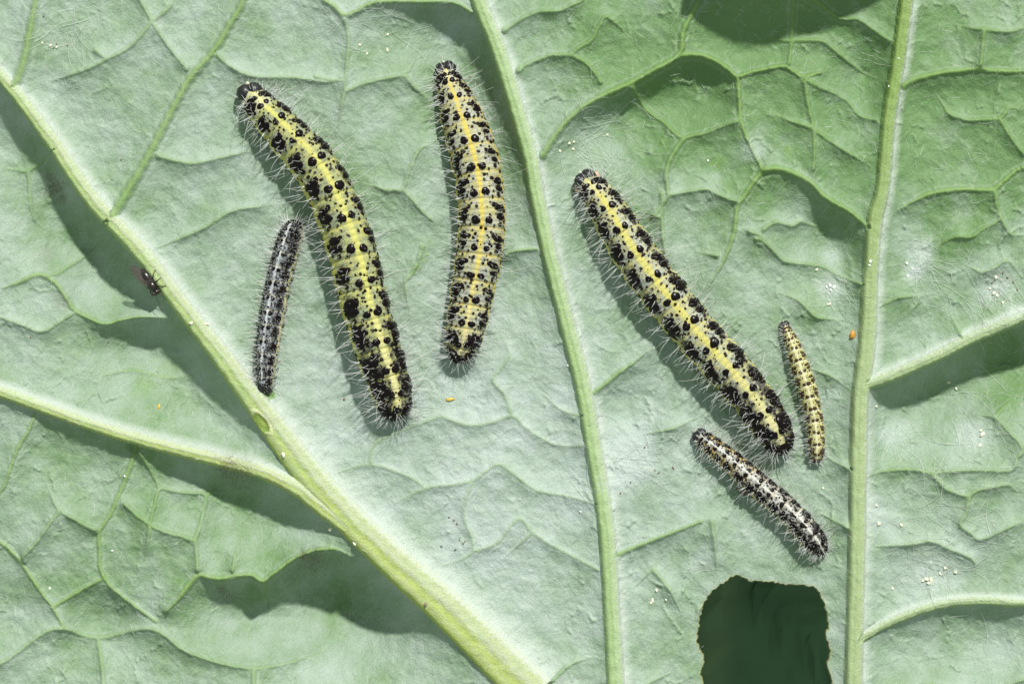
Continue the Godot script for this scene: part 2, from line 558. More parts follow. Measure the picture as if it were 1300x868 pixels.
func build_heights() -> void:
	mark_free_ends()
	var target := PackedFloat32Array()
	target.resize(CX * CY)
	for y in CY:
		for x in CX:
			target[y * CX + x] = -9.0 + 5.0 * noise_a.get_noise_2d(X0 + x * CS, Y0 + y * CS)
	for b in blobs():
		var r: float = b.z * 2.2
		for y in range(maxi(0, int((b.y - r - Y0) / CS)), mini(CY - 1, int((b.y + r - Y0) / CS)) + 1):
			for x in range(maxi(0, int((b.x - r - X0) / CS)), mini(CX - 1, int((b.x + r - X0) / CS)) + 1):
				var dx: float = X0 + x * CS - b.x
				var dy: float = Y0 + y * CS - b.y
				target[y * CX + x] += b.w * exp(-(dx * dx + dy * dy) / (b.z * b.z))
	for k in CX * CY:
		target[k] = maxf(target[k], -112.0)
	var mask := PackedByteArray()
	mask.resize(CX * CY)
	var fixed := PackedFloat32Array()
	fixed.resize(CX * CY)
	pin(true, fixed, mask, fixed)
	var first := solve(target, mask, fixed, 20.0, [40, 30, 16])
	var sag := first.duplicate()
	for k in CX * CY:
		sag[k] = first[k] - 4.5
	pin(false, first, mask, fixed)
	var second := solve(sag, mask, fixed, 13.0, [24, 20, 14])
	# nearest vein for every fine point, and the ridge it raises
	var count := NX * NY
	near_q.resize(count)
	near_q.fill(9.0)
	side_q.resize(count)
	vein_id.resize(count)
	vein_id.fill(-1)
	for id in veins.size():
		var v: Dictionary = veins[id]
		var pts: Array = v.pts
		for n in pts.size():
			var p: Vector3 = pts[n]
			var q: Vector3 = pts[mini(n + 1, pts.size() - 1)] - pts[maxi(n - 1, 0)]
			var ql := maxf(Vector2(q.x, q.y).length(), 0.001)
			var tx := q.x / ql
			var ty := q.y / ql
			var w: float = p.z if v.w == 0.0 else v.w
			if v.w > 0.0:
				w *= 1.0 - 0.35 * clampf(float(n) / pts.size(), 0, 1) + 0.12 * sin(n * 1.3 + id)
			if v.kind == "vein":
				w *= 0.25 + 0.75 * fade(v, n)
			var r := w * (2.2 if v.kind == "rib" else 3.0)
			for y in range(maxi(0, int((p.y - r - Y0) / STEP)), mini(NY - 1, int((p.y + r - Y0) / STEP) + 1) + 1):
				for x in range(maxi(0, int((p.x - r - X0) / STEP)), mini(NX - 1, int((p.x + r - X0) / STEP) + 1) + 1):
					var dx := X0 + x * STEP - p.x
					var dy := Y0 + y * STEP - p.y
					var d := sqrt(dx * dx + dy * dy) / w
					var k := y * NX + x
					if d < near_q[k]:
						near_q[k] = d
						vein_id[k] = id
						side_q[k] = (dx * ty - dy * tx) / w
	hh.resize(count)
	for y in NY:
		var fy := y * STEP / CS
		var iy := mini(int(fy), CY - 2)
		var ay := fy - iy
		for x in NX:
			var fx := x * STEP / CS
			var ix := mini(int(fx), CX - 2)
			var ax := fx - ix
			var k := iy * CX + ix
			hh[y * NX + x] = lerpf(lerpf(second[k], second[k + 1], ax), lerpf(second[k + CX], second[k + CX + 1], ax), ay)
	for pass_ in 2:
		var soft := hh.duplicate()
		for y in range(1, NY - 1):
			for x in range(1, NX - 1):
				var k := y * NX + x
				soft[k] = 0.36 * hh[k] + 0.11 * (hh[k - 1] + hh[k + 1] + hh[k - NX] + hh[k + NX]) + 0.05 * (hh[k - NX - 1] + hh[k - NX + 1] + hh[k + NX - 1] + hh[k + NX + 1])
		hh = soft
	for y in NY:
		for x in NX:
			var k := y * NX + x
			var q := near_q[k]
			var px := X0 + x * STEP
			var py := Y0 + y * STEP
			var flat := 1.0
			if vein_id[k] >= 0:
				var v: Dictionary = veins[vein_id[k]]
				if v.kind == "rib":
					if q < 1.0:
						flat = 0.15
						hh[k] += v.crown * sqrt(1.0 - q ** 3.2) + 0.55 * sin(side_q[k] * 8.0 + 1.5 * noise_b.get_noise_2d(px * 0.6, py * 0.6)) * (1.0 - q) + 0.9 * noise_b.get_noise_2d(px * 1.4, py * 1.4)
				elif q < 1.6:
					var e := 1.0 - q * q / 2.56
					hh[k] += v.crown * e * e
					flat = 0.5
			var keep := clampf(0.55 + noise_a.get_noise_2d(px * 1.7 + 900.0, py * 1.7) * 1.6, 0.1, 1.0) * flat
			var strong := 1.7 if px > 690.0 else (1.5 if py > 0.62 * px + 330.0 and px < 420.0 else 0.8)
			hh[k] += keep * (2.0 * strong * net(net_a, px, py) + 0.7 * net(net_b, px, py))
			hh[k] += flat * (2.0 * noise_b.get_noise_2d(px, py) + 0.32 * noise_c.get_noise_2d(px, py))
	# the chewed pit on the thickest rib
	for y in range(int((515 - Y0) / STEP), int((560 - Y0) / STEP)):
		for x in range(int((315 - X0) / STEP), int((360 - X0) / STEP)):
			var dx := X0 + x * STEP - 332.0
			var dy := Y0 + y * STEP - 536.0
			var along := dx * 0.62 + dy * 0.78
			var across := dx * 0.78 - dy * 0.62
			var e := sqrt((along / 15.0) ** 2 + (across / 6.0) ** 2)
			if e < 1.0:
				hh[y * NX + x] -= 2.6 * (1.0 - e ** 4)
			elif e < 1.4:
				hh[y * NX + x] += 0.9 * sin((e - 1.0) / 0.4 * PI)


func level_at(x: float, y: float) -> float:
	var fx := clampf((x - X0) / STEP, 0, NX - 1.001)
	var fy := clampf((y - Y0) / STEP, 0, NY - 1.001)
	var ix := int(fx)
	var iy := int(fy)
	var k := iy * NX + ix
	return lerpf(lerpf(hh[k], hh[k + 1], fx - ix), lerpf(hh[k + NX], hh[k + NX + 1], fx - ix), fy - iy)


func leaf_color(x: float, y: float, k: int, tint: float, stain: Vector4) -> Color:
	var n1 := noise_a.get_noise_2d(x * 1.3 + 500, y * 1.3)
	var n2 := noise_b.get_noise_2d(x * 0.7 + 90, y * 0.7)
	var n3 := noise_c.get_noise_2d(x * 1.2, y * 1.2 + 300)
	var bloom := clampf(tint + 0.35 * n1 + 0.22 * n2 + 0.12 * n3, 0.0, 1.0)  # tint carries real bloom and some painted regional light
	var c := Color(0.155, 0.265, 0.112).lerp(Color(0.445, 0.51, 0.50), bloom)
	var q := near_q[k]
	c = c.lerp(Color(0.40, 0.50, 0.36), 0.30 * net(net_a, x, y) + 0.16 * net(net_b, x, y))
	if vein_id[k] >= 0:
		var v: Dictionary = veins[vein_id[k]]
		var s := side_q[k]
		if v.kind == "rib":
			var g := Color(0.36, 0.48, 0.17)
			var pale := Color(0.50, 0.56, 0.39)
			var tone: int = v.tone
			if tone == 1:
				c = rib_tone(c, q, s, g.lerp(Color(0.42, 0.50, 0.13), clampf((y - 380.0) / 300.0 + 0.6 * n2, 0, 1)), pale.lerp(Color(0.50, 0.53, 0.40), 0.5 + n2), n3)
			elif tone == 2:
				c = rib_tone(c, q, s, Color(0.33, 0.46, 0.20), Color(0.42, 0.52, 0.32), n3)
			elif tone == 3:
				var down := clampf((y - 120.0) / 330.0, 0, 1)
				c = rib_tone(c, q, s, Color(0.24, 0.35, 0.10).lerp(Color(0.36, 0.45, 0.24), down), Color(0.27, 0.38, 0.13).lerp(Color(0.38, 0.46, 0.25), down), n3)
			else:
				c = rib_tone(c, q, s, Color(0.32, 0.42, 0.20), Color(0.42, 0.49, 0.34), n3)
		elif q < 1.3:
			c = c.lerp(Color(0.24, 0.37, 0.11), (0.75 if v.level < 1e5 else 0.42) * clampf(1.3 - q, 0, 1))
		elif q < 2.6:
			c = c.lerp(Color(0.46, 0.53, 0.44), 0.22 * (1.0 - absf(q - 1.9) / 0.7))
	return c


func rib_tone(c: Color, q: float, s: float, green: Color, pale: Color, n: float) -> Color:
	# greener along the side on the left, paler over the crest and down the other side
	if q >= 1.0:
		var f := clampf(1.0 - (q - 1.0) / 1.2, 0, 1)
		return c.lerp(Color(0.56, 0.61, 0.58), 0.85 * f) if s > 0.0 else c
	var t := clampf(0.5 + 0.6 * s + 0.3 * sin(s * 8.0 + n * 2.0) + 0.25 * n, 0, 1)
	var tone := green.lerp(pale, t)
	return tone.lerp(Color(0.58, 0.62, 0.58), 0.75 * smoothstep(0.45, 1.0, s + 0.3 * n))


func build_leaf() -> void:
	leaf = thing("cabbage_leaf", "large pale green cabbage leaf underside with raised ribs and a bite hole", "leaf")
	var count := NX * NY
	# slow changes of the waxy bloom, with some regional light and shade painted in, and stains
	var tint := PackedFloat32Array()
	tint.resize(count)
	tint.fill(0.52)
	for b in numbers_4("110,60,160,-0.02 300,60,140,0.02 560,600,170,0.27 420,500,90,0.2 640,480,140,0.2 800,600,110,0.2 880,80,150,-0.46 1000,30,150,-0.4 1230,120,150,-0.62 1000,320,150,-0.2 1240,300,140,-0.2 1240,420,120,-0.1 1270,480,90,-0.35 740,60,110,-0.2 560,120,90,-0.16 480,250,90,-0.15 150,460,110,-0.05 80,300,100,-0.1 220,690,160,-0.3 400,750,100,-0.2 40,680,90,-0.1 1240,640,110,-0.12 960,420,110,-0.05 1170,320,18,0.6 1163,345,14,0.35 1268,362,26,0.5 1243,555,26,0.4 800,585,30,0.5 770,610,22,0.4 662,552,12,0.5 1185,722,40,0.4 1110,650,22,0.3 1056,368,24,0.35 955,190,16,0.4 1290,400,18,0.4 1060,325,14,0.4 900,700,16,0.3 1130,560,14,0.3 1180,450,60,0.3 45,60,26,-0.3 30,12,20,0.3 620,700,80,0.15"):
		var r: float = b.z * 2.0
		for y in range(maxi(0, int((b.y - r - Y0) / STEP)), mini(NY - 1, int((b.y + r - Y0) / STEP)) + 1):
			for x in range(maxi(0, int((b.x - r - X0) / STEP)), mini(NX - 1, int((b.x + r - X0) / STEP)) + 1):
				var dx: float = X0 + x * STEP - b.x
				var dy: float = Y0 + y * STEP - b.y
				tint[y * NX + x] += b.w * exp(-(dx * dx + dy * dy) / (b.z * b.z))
	var cols := PackedColorArray()
	cols.resize(count)
	for y in NY:
		for x in NX:
			var k := y * NX + x
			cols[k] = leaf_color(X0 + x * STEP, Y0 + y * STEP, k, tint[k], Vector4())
	# brown frass stains and scraped green marks: x, y, radius, strength
	stain(cols, "64,236,15,0.75 58,222,8,0.5 72,250,8,0.6 52,325,16,0.3 74,384,13,0.35 300,598,26,0.55 285,590,14,0.4 395,712,18,0.6 385,706,8,0.6 284,762,16,0.4 280,750,8,0.5 300,640,10,0.2", Color(0.11, 0.075, 0.045), 0.35)
	stain(cols, "537,330,6,0.6 530,338,5,0.6 541,321,4,0.6 524,346,4,0.5 912,208,11,0.45 842,180,8,0.35 178,490,16,0.4 250,424,8,0.2 225,415,10,0.2 210,470,22,0.35 340,498,9,0.95 345,501,6,0.9 1000,190,7,0.6 990,184,5,0.4", Color(0.17, 0.30, 0.06), 0.2)
	stain(cols, "1172,316,17,0.6 1160,343,16,0.5 1268,360,28,0.6 1243,552,26,0.5 1056,366,22,0.45 800,588,32,0.4 770,612,18,0.35 662,550,12,0.6 1187,722,40,0.35 1288,395,14,0.5 955,190,18,0.4 1112,655,14,0.4 882,716,14,0.4 1225,262,18,0.3 62,44,16,0.3 1150,548,14,0.35", Color(0.60, 0.64, 0.65), 0.5)
	for y in range(int((510 - Y0) / STEP), int((565 - Y0) / STEP)):
		for x in range(int((310 - X0) / STEP), int((365 - X0) / STEP)):
			var dx := X0 + x * STEP - 332.0
			var dy := Y0 + y * STEP - 536.0
			var e := sqrt(((dx * 0.62 + dy * 0.78) / 15.0) ** 2 + ((dx * 0.78 - dy * 0.62) / 6.0) ** 2)
			var k := y * NX + x
			if e < 1.0:
				cols[k] = Color(0.30, 0.38, 0.09).lerp(Color(0.16, 0.25, 0.05), clampf(e * 0.8, 0, 1))
			elif e < 1.45:
				cols[k] = cols[k].lerp(Color(0.66, 0.63, 0.42), 0.75 * clampf(0.45 + (dx * 0.78 - dy * 0.62) * 0.12, 0, 1))
	var pos := PackedVector3Array()
	pos.resize(count)
	var nor := PackedVector3Array()
	nor.resize(count)
	var uvs := PackedVector2Array()
	uvs.resize(count)
	for y in NY:
		for x in NX:
			var k := y * NX + x
			pos[k] = w3(X0 + x * STEP, Y0 + y * STEP, hh[k])
			var gx := hh[mini(k + 1, count - 1)] - hh[maxi(k - 1, 0)]
			var gy := hh[mini(k + NX, count - 1)] - hh[maxi(k - NX, 0)]
			nor[k] = Vector3(-gx, 2.0 * STEP, -gy).normalized()
			uvs[k] = Vector2(x * STEP / 1000.0, y * STEP / 1000.0)
	# points beside the bite hole move onto its edge
	var inside := PackedByteArray()
	inside.resize(count)
	for y in range(int((715 - Y0) / STEP), int((970 - Y0) / STEP)):
		for x in range(int((845 - X0) / STEP), int((1075 - X0) / STEP)):
			if Geometry2D.is_point_in_polygon(Vector2(X0 + x * STEP, Y0 + y * STEP), hole):
				inside[y * NX + x] = 1
	for y in range(int((715 - Y0) / STEP), int((970 - Y0) / STEP)):
		for x in range(int((845 - X0) / STEP), int((1075 - X0) / STEP)):
			var k := y * NX + x
			if inside[k] == 0 and (inside[k + 1] or inside[k - 1] or inside[k + NX] or inside[k - NX] or inside[k + NX + 1] or inside[k - NX - 1] or inside[k + NX - 1] or inside[k - NX + 1]):
				var here := Vector2(X0 + x * STEP, Y0 + y * STEP)
				var best := here
				var far := 1e9
				for n in hole.size() - 1:
					var c := Geometry2D.get_closest_point_to_segment(here, hole[n], hole[n + 1])
					if c.distance_squared_to(here) < far:
						far = c.distance_squared_to(here)
						best = c
				pos[k] = w3(best.x, best.y, level_at(best.x, best.y))
				cols[k] = cols[k].lerp(Color(0.36, 0.36, 0.20), 0.55)
	# faces: the blade, and each vein a piece of its own
	var faces := {}
	var blade := PackedInt32Array()
	for y in NY - 1:
		for x in NX - 1:
			var k := y * NX + x
			if inside[k] or inside[k + 1] or inside[k + NX] or inside[k + NX + 1]:
				continue
			var id := vein_id[k]
			if id >= 0 and near_q[k] + near_q[k + NX + 1] < 2.0:
				if not faces.has(id):
					faces[id] = PackedInt32Array()
				faces[id].append_array([k, k + 1, k + NX, k + 1, k + NX + 1, k + NX])
			else:
				blade.append_array([k, k + 1, k + NX, k + 1, k + NX + 1, k + NX])
	var s := Soup.new()
	s.v = pos
	s.n = nor
	s.c = cols
	s.uv = uvs
	s.i = blade
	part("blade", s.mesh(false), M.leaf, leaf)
	for id in faces:
		var f := Soup.new()
		var map := {}
		for k in faces[id]:
			if not map.has(k):
				map[k] = f.v.size()
				f.v.append(pos[k])
				f.n.append(nor[k])
				f.c.append(cols[k])
				f.uv.append(uvs[k])
			f.i.append(map[k])
		part(veins[id].kind, f.mesh(false), M.leaf, leaf)
	# the leaf's other face, and the rim of the hole between the two
	var under := Soup.new()
	var st := 4
	var ux := (NX - 1) / st
	var uy := (NY - 1) / st
	for y in uy + 1:
		for x in ux + 1:
			var k := y * st * NX + x * st
			under.v.append(w3(X0 + x * st * STEP, Y0 + y * st * STEP, hh[k] - 9.0))
			under.n.append(-nor[k])
			under.c.append(Color(0.07, 0.16, 0.04))
			under.uv.append(uvs[k])
	var wide := Geometry2D.offset_polygon(hole, 5.0)[0]
	for y in uy:
		for x in ux:
			var k := y * (ux + 1) + x
			if Geometry2D.is_point_in_polygon(Vector2(X0 + (x + 0.5) * st * STEP, Y0 + (y + 0.5) * st * STEP), wide):
				continue
			under.i.append_array([k, k + ux + 1, k + 1, k + 1, k + ux + 1, k + ux + 2])
	part("upper_face", under.mesh(), M.leaf, leaf)
	var rim := Soup.new()
	for n in hole.size():
		var p := hole[n]
		var t := (hole[(n + 1) % hole.size()] - hole[(n - 1 + hole.size()) % hole.size()]).normalized()
		var out := Vector2(t.y, -t.x)
		if Geometry2D.is_point_in_polygon(p + out * 3.0, hole):
			out = -out
		var h := level_at(p.x, p.y)
		for k in 3:
			var a: float = [0.0, 0.5, 1.0][k]
			var q: Vector2 = p - out * (1.4 * sin(a * PI)) + out * 6.0 * maxf(a - 0.5, 0)
			rim.v.append(w3(q.x, q.y, h - 0.1 - 8.5 * a))
			rim.n.append(Vector3(-out.x, 0.9 - 1.4 * a, -out.y).normalized())
			rim.c.append(Color(0.36, 0.41, 0.20).lerp(Color(0.22, 0.16, 0.08), clampf(0.3 + noise_b.get_noise_2d(p.x * 2.0, p.y * 2.0), 0, 1)))
			rim.uv.append(Vector2(n * 0.003, a * 0.01))
	for n in hole.size() - 1:
		for k in 2:
			var a := n * 3 + k
			rim.i.append_array([a, a + 3, a + 1, a + 1, a + 3, a + 4])
	part("hole_rim", rim.mesh(), M.leaf, leaf)


func stain(cols: PackedColorArray, where: String, c: Color, soft: float) -> void:
	for b in numbers_4(where):
		var r: float = b.z * 1.6
		for y in range(maxi(0, int((b.y - r - Y0) / STEP)), mini(NY - 1, int((b.y + r - Y0) / STEP)) + 1):
			for x in range(maxi(0, int((b.x - r - X0) / STEP)), mini(NX - 1, int((b.x + r - X0) / STEP)) + 1):
				var px := X0 + x * STEP
				var py := Y0 + y * STEP
				var d: float = Vector2(px - b.x, py - b.y).length() / b.z
				d += 0.5 * noise_c.get_noise_2d(px * 1.5, py * 1.5) + 0.4 * noise_b.get_noise_2d(px * 2.0, py * 2.0)
				var f: float = b.w * clampf((1.15 - d) / 0.8, 0, 1)
				f *= clampf(0.65 + 1.2 * noise_c.get_noise_2d(px * 2.3 + 70, py * 2.3), 0, 1) if soft > 0.3 else 1.0
				cols[y * NX + x] = cols[y * NX + x].lerp(c, clampf(f, 0, 1))


func build_far_leaf() -> void:
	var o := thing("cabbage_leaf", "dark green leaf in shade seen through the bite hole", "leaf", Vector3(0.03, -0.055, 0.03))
	var s := Soup.new()
	var n := 70
	for y in n + 1:
		for x in n + 1:
			var a := Vector2(float(x) / n - 0.5, float(y) / n - 0.5)
			var r := a.length() * 2.0
			var out := 1.0 + 0.06 * sin(atan2(a.y, a.x) * 7.0)
			var d := a.normalized() * maxf(absf(a.x), absf(a.y)) * out if r > 0 else a
			var rib_ := absf(d.x + 0.1 * d.y)
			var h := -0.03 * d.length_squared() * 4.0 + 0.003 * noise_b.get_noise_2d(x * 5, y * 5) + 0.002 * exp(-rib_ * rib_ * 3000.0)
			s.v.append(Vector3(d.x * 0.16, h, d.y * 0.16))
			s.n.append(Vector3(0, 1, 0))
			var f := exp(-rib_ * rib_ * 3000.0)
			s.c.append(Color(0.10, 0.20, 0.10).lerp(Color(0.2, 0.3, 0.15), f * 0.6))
	for y in n:
		for x in n:
			var k := y * (n + 1) + x
			s.i.append_array([k, k + 1, k + n + 1, k + 1, k + n + 2, k + n + 1])
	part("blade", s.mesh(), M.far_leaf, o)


# ------------------------------------------------------------------ caterpillars
const SEGMENTS := [0.62, 0.72, 0.86, 1.0, 1.04, 1.06, 1.06, 1.06, 1.04, 1.0, 0.92, 0.72, 0.6]


func build_caterpillars() -> void:
	caterpillar("longest yellow and black caterpillar, bending left at its head", "318,119,14.5 328,133,19.5 349,155,23.5 371,179,26.5 394,204,28.5 414,235,29.5 428,266,30 441,300,31 450,332,31 457,362,30.5 464,392,30 473,422,29.5 482,452,29 491,478,27 497,500,25 500,516,20 500,528,9",
		{"roll": 17.0, "seed": 3, "ground": Color(0.38, 0.38, 0.13), "grey": Color(0.27, 0.31, 0.21), "yellow": Color(0.55, 0.53, 0.13), "grey_share": 0.6, "stripe": 7.0, "band": 0.9, "band_length": 0.36, "band_width": 17.0, "spot": 1.14, "side": 1.4, "rear": 0.68, "specks": 60, "hair": 28.0, "hairs": 9, "head_turn": -0.35})
	caterpillar("upright yellow caterpillar with an orange back line between the first rib and the long rib", "566,90,9 568,97,14 571,108,18 578,125,22 585,146,26 594,172,28.5 601,196,30 607,222,29.5 610,250,29.5 612,280,29.5 610,305,29 607,330,28.5 602,358,27.5 597,385,26.5 592,412,25 588,432,22 584,446,17 581,457,8",
		{"roll": 1.0, "seed": 5, "ground": Color(0.42, 0.39, 0.16), "grey": Color(0.40, 0.42, 0.38), "yellow": Color(0.64, 0.49, 0.045), "grey_share": 0.66, "stripe": 4.5, "band": 0.5, "spot": 1.12, "side": 1.1, "rear": 0.90, "specks": 54, "hair": 22.0, "hairs": 7, "head_turn": 0.0})
	caterpillar("slanting caterpillar with heavy black side blotches and bright yellow back stripe", "744,229,12 751,238,17 763,253,21.5 778,277,24.5 793,302,26.5 808,325,27.5 825,349,28 845,375,28 865,400,28 885,424,28 903,444,28 922,465,28 941,487,27 958,508,26 973,530,25 984,548,23 990,562,17 993,572,8",
		{"roll": 3.0, "seed": 8, "ground": Color(0.42, 0.40, 0.17), "grey": Color(0.38, 0.41, 0.36), "yellow": Color(0.58, 0.53, 0.12), "grey_share": 0.7, "stripe": 9.0, "band": 0.95, "band_length": 0.46, "band_width": 19.0, "spot": 1.18, "side": 1.45, "rear": 0.66, "specks": 58, "hair": 29.0, "hairs": 10, "head_turn": 0.0, "cheeks": true})
	caterpillar("slim dark grey caterpillar with a thin white back line, head down on the rib", "336,491,6 336.5,484,10.5 337,475,11.5 338,455,14 341,430,15 345,402,15.5 350,375,15.5 355,349,15.5 361,328,16 366,310,16 370,298,15 373,288,11 374,283,5",
		{"roll": 22.0, "seed": 12, "ground": Color(0.42, 0.45, 0.50), "grey": Color(0.035, 0.037, 0.045), "yellow": Color(0.48, 0.42, 0.13), "line": Color(0.66, 0.67, 0.66), "grey_share": 0.6, "band": 0.85, "band_length": 0.45, "band_width": 22.0, "stripe": 2.6, "spot": 1.1, "side": 1.2, "rear": 0.74, "specks": 64, "hair": 17.0, "hairs": 7, "head_turn": 0.0, "small": true})
	caterpillar("smallest caterpillar, cream with paired brown dots, beside the straight rib", "996.5,413,4 998,417,6 1003,429,8.5 1008,441,10 1014,459,11.5 1020,477,12 1026,496,12 1030,513,11.5 1034,531,11 1036,549,11 1037,565,10.5 1037,577,9 1037,586,4",
		{"roll": 0.0, "seed": 14, "ground": Color(0.50, 0.49, 0.22), "grey": Color(0.42, 0.42, 0.15), "yellow": Color(0.55, 0.50, 0.18), "line": Color(0.66, 0.63, 0.42), "grey_share": 0.4, "stripe": 5.0, "spot": 1.25, "side": 1.25, "rear": 0.9, "specks": 10, "hair": 8.0, "hairs": 3, "head_turn": 0.0, "small": true, "brown": true, "rings": true})
	caterpillar("small black and white speckled caterpillar with dull orange flank near the bite hole", "889,554,6 893,558,10.5 904,566,12.5 922,580,13.5 940,596,15 956,610,15.5 972,624,16 990,638,16 1004,651,15.5 1018,666,16 1030,681,16 1038,692,13.5 1044,701,6",
		{"roll": 12.0, "seed": 17, "ground": Color(0.54, 0.54, 0.51), "grey": Color(0.09, 0.08, 0.065), "fore": Color(0.52, 0.37, 0.10), "yellow": Color(0.48, 0.36, 0.11), "line": Color(0.70, 0.69, 0.64), "grey_share": 0.5, "band": 0.85, "band_length": 0.40, "band_width": 20.0, "side_leg": true, "stripe": 2.2, "spot": 1.2, "side": 1.35, "rear": 0.74, "specks": 64, "hair": 16.0, "hairs": 7, "head_turn": 0.0, "small": true})


func caterpillar(label: String, line: String, o: Dictionary) -> void:
	var r := RandomNumberGenerator.new()
	r.seed = o.seed
	var path := smooth_line(numbers(line), 1.1)
	var n := path.size()
	# length run, and the height at which the body rests
	var run := PackedFloat32Array()
	run.resize(n)
	for i in range(1, n):
		run[i] = run[i - 1] + Vector2(path[i].x - path[i - 1].x, path[i].y - path[i - 1].y).length()
	var total := run[n - 1]
	var rest := PackedFloat32Array()
	rest.resize(n)
	for i in n:
		rest[i] = level_at(path[i].x, path[i].y)
	var soft := PackedFloat32Array()
	soft.resize(n)
	for i in n:
		var sum := 0.0
		var top := -1e9
		var cnt := 0
		for k in range(maxi(0, i - 40), mini(n, i + 41), 4):
			sum += rest[k]
			top = maxf(top, rest[k])
			cnt += 1
		soft[i] = lerpf(sum / cnt, top, 0.45)
	var mid := PackedVector3Array()
	var wide := PackedFloat32Array()
	mid.resize(n)
	wide.resize(n)
	var big := 0.0
	for i in n:
		var sum := 0.0
		var cnt := 0
		for k in range(maxi(0, i - 24), mini(n, i + 25), 4):
			sum += soft[k]
			cnt += 1
		wide[i] = path[i].z
		big = maxf(big, wide[i])
		var h: float = sum / cnt + wide[i] * 0.80 + 1.0
		var f := 1.0 - h / EYE
		mid[i] = Vector3(650.0 + (path[i].x - 650.0) * f, 434.0 + (path[i].y - 434.0) * f, h)
	# segment borders
	var start := wide[0] * 0.3
	var edges := [start]
	var weight := 0.0
	for s in SEGMENTS:
		weight += s
	for s in SEGMENTS:
		edges.append(edges[-1] + s * (total - start) / weight)
	var fwd := PackedVector3Array()
	var right := PackedVector3Array()
	var up := PackedVector3Array()
	for i in n:
		var t: Vector3 = (mid[mini(i + 3, n - 1)] - mid[maxi(i - 3, 0)]).normalized()
		var flat := Vector2(t.x, t.y).normalized()
		var b := Vector3(flat.y, -flat.x, 0)
		fwd.append(t)
		right.append(b)
		var u := t.cross(b)
		up.append(u if u.z > 0 else -u)
	var base_at := mid[n / 2]
	var root := thing("caterpillar", label, "caterpillar", w3(base_at.x, base_at.y, base_at.z - wide[n / 2] * 0.8), "caterpillars feeding on the leaf")
	var origin := root.position
	# --- body
	var ring := 92 if big > 20 else 60
	var s := Soup.new()
	var roll: float = o.roll
	for i in n:
		var g := 0
		while g < 12 and run[i] > edges[g + 1]:
			g += 1
		var u := clampf((run[i] - edges[g]) / (edges[g + 1] - edges[g]), 0, 1)
		var puff := 1.0 + 0.10 * (sin(u * PI) ** 0.4 - 0.75) - 0.026 * absf(cos(u * PI * 5.0)) ** 6 if run[i] > start else 0.95
		for j in ring + 1:
			var th := TAU * j / ring - PI
			var phi := rad_to_deg(th) - roll
			if phi < -180:
				phi += 360
			var lump := 1.0 + 0.012 * noise_b.get_noise_2d(run[i] * 3.0 + o.seed * 100, phi * 2.0)
			# a low fold along the flank
			lump += 0.03 * exp(-((absf(phi) - 92.0) / 14.0) ** 2) * (0.6 + 0.4 * sin(u * PI))
			var rr := wide[i] * puff * lump
			var cz := cos(th)
			var p: Vector3 = mid[i] + (right[i] * sin(th) + up[i] * (cz * 0.96 if cz > 0 else cz * 0.8)) * rr
			s.v.append(w3(p.x, p.y, p.z) - origin)
			s.c.append(skin_color(phi, u, g, run[i], run[i] / total, o))
	for i in n:
		for j in ring + 1:
			var a := s.v[mini(i + 1, n - 1) * (ring + 1) + j] - s.v[maxi(i - 1, 0) * (ring + 1) + j]
			var b := s.v[i * (ring + 1) + (j + 1 if j < ring else 1)] - s.v[i * (ring + 1) + (j - 1 if j > 0 else ring - 1)]
			var nn := a.cross(b).normalized()
			var outward: Vector3 = s.v[i * (ring + 1) + j] - (w3(mid[i].x, mid[i].y, mid[i].z) - origin)
			s.n.append(nn if nn.dot(outward) > 0 else -nn)
	for i in n - 1:
		for j in ring:
			var a := i * (ring + 1) + j
			s.i.append_array([a, a + ring + 1, a + 1, a + 1, a + ring + 1, a + ring + 2])
	for e in [0, n - 1]:
		var c := s.v.size()
		var tip: Vector3 = mid[e] + fwd[e] * (-2.0 if e == 0 else wide[e] * 0.5)
		s.v.append(w3(tip.x, tip.y, tip.z) - origin)
		s.n.append(Vector3(fwd[e].x, fwd[e].z, fwd[e].y) * (-1.0 if e == 0 else 1.0))
		s.c.append(s.c[e * (ring + 1)])
		for j in ring:
			s.i.append_array([e * (ring + 1) + j, e * (ring + 1) + j + 1, c])
	part("body", s.mesh(), M.skin, root)

	# --- warts, specks and hairs
	var hair := Soup.new()
	var dark := Soup.new()
	var specks := Soup.new()
	var place := func(along: float, phi: float) -> Array:
		var i := clampi(run.bsearch(along), 1, n - 2)
		var th := deg_to_rad(phi + roll)
		var cz := cos(th)
		var ny: Vector3 = (right[i] * sin(th) + up[i] * cz).normalized()
		var p: Vector3 = mid[i] + (right[i] * sin(th) + up[i] * (cz * 0.96 if cz > 0 else cz * 0.8)) * wide[i]
		var t: Vector3 = fwd[i]
		return [p, ny, t, wide[i]]
	var small: bool = o.get("small", false)
	var spot_mat: Material = M.brown if o.get("brown", false) else M.spot
	var warts := []
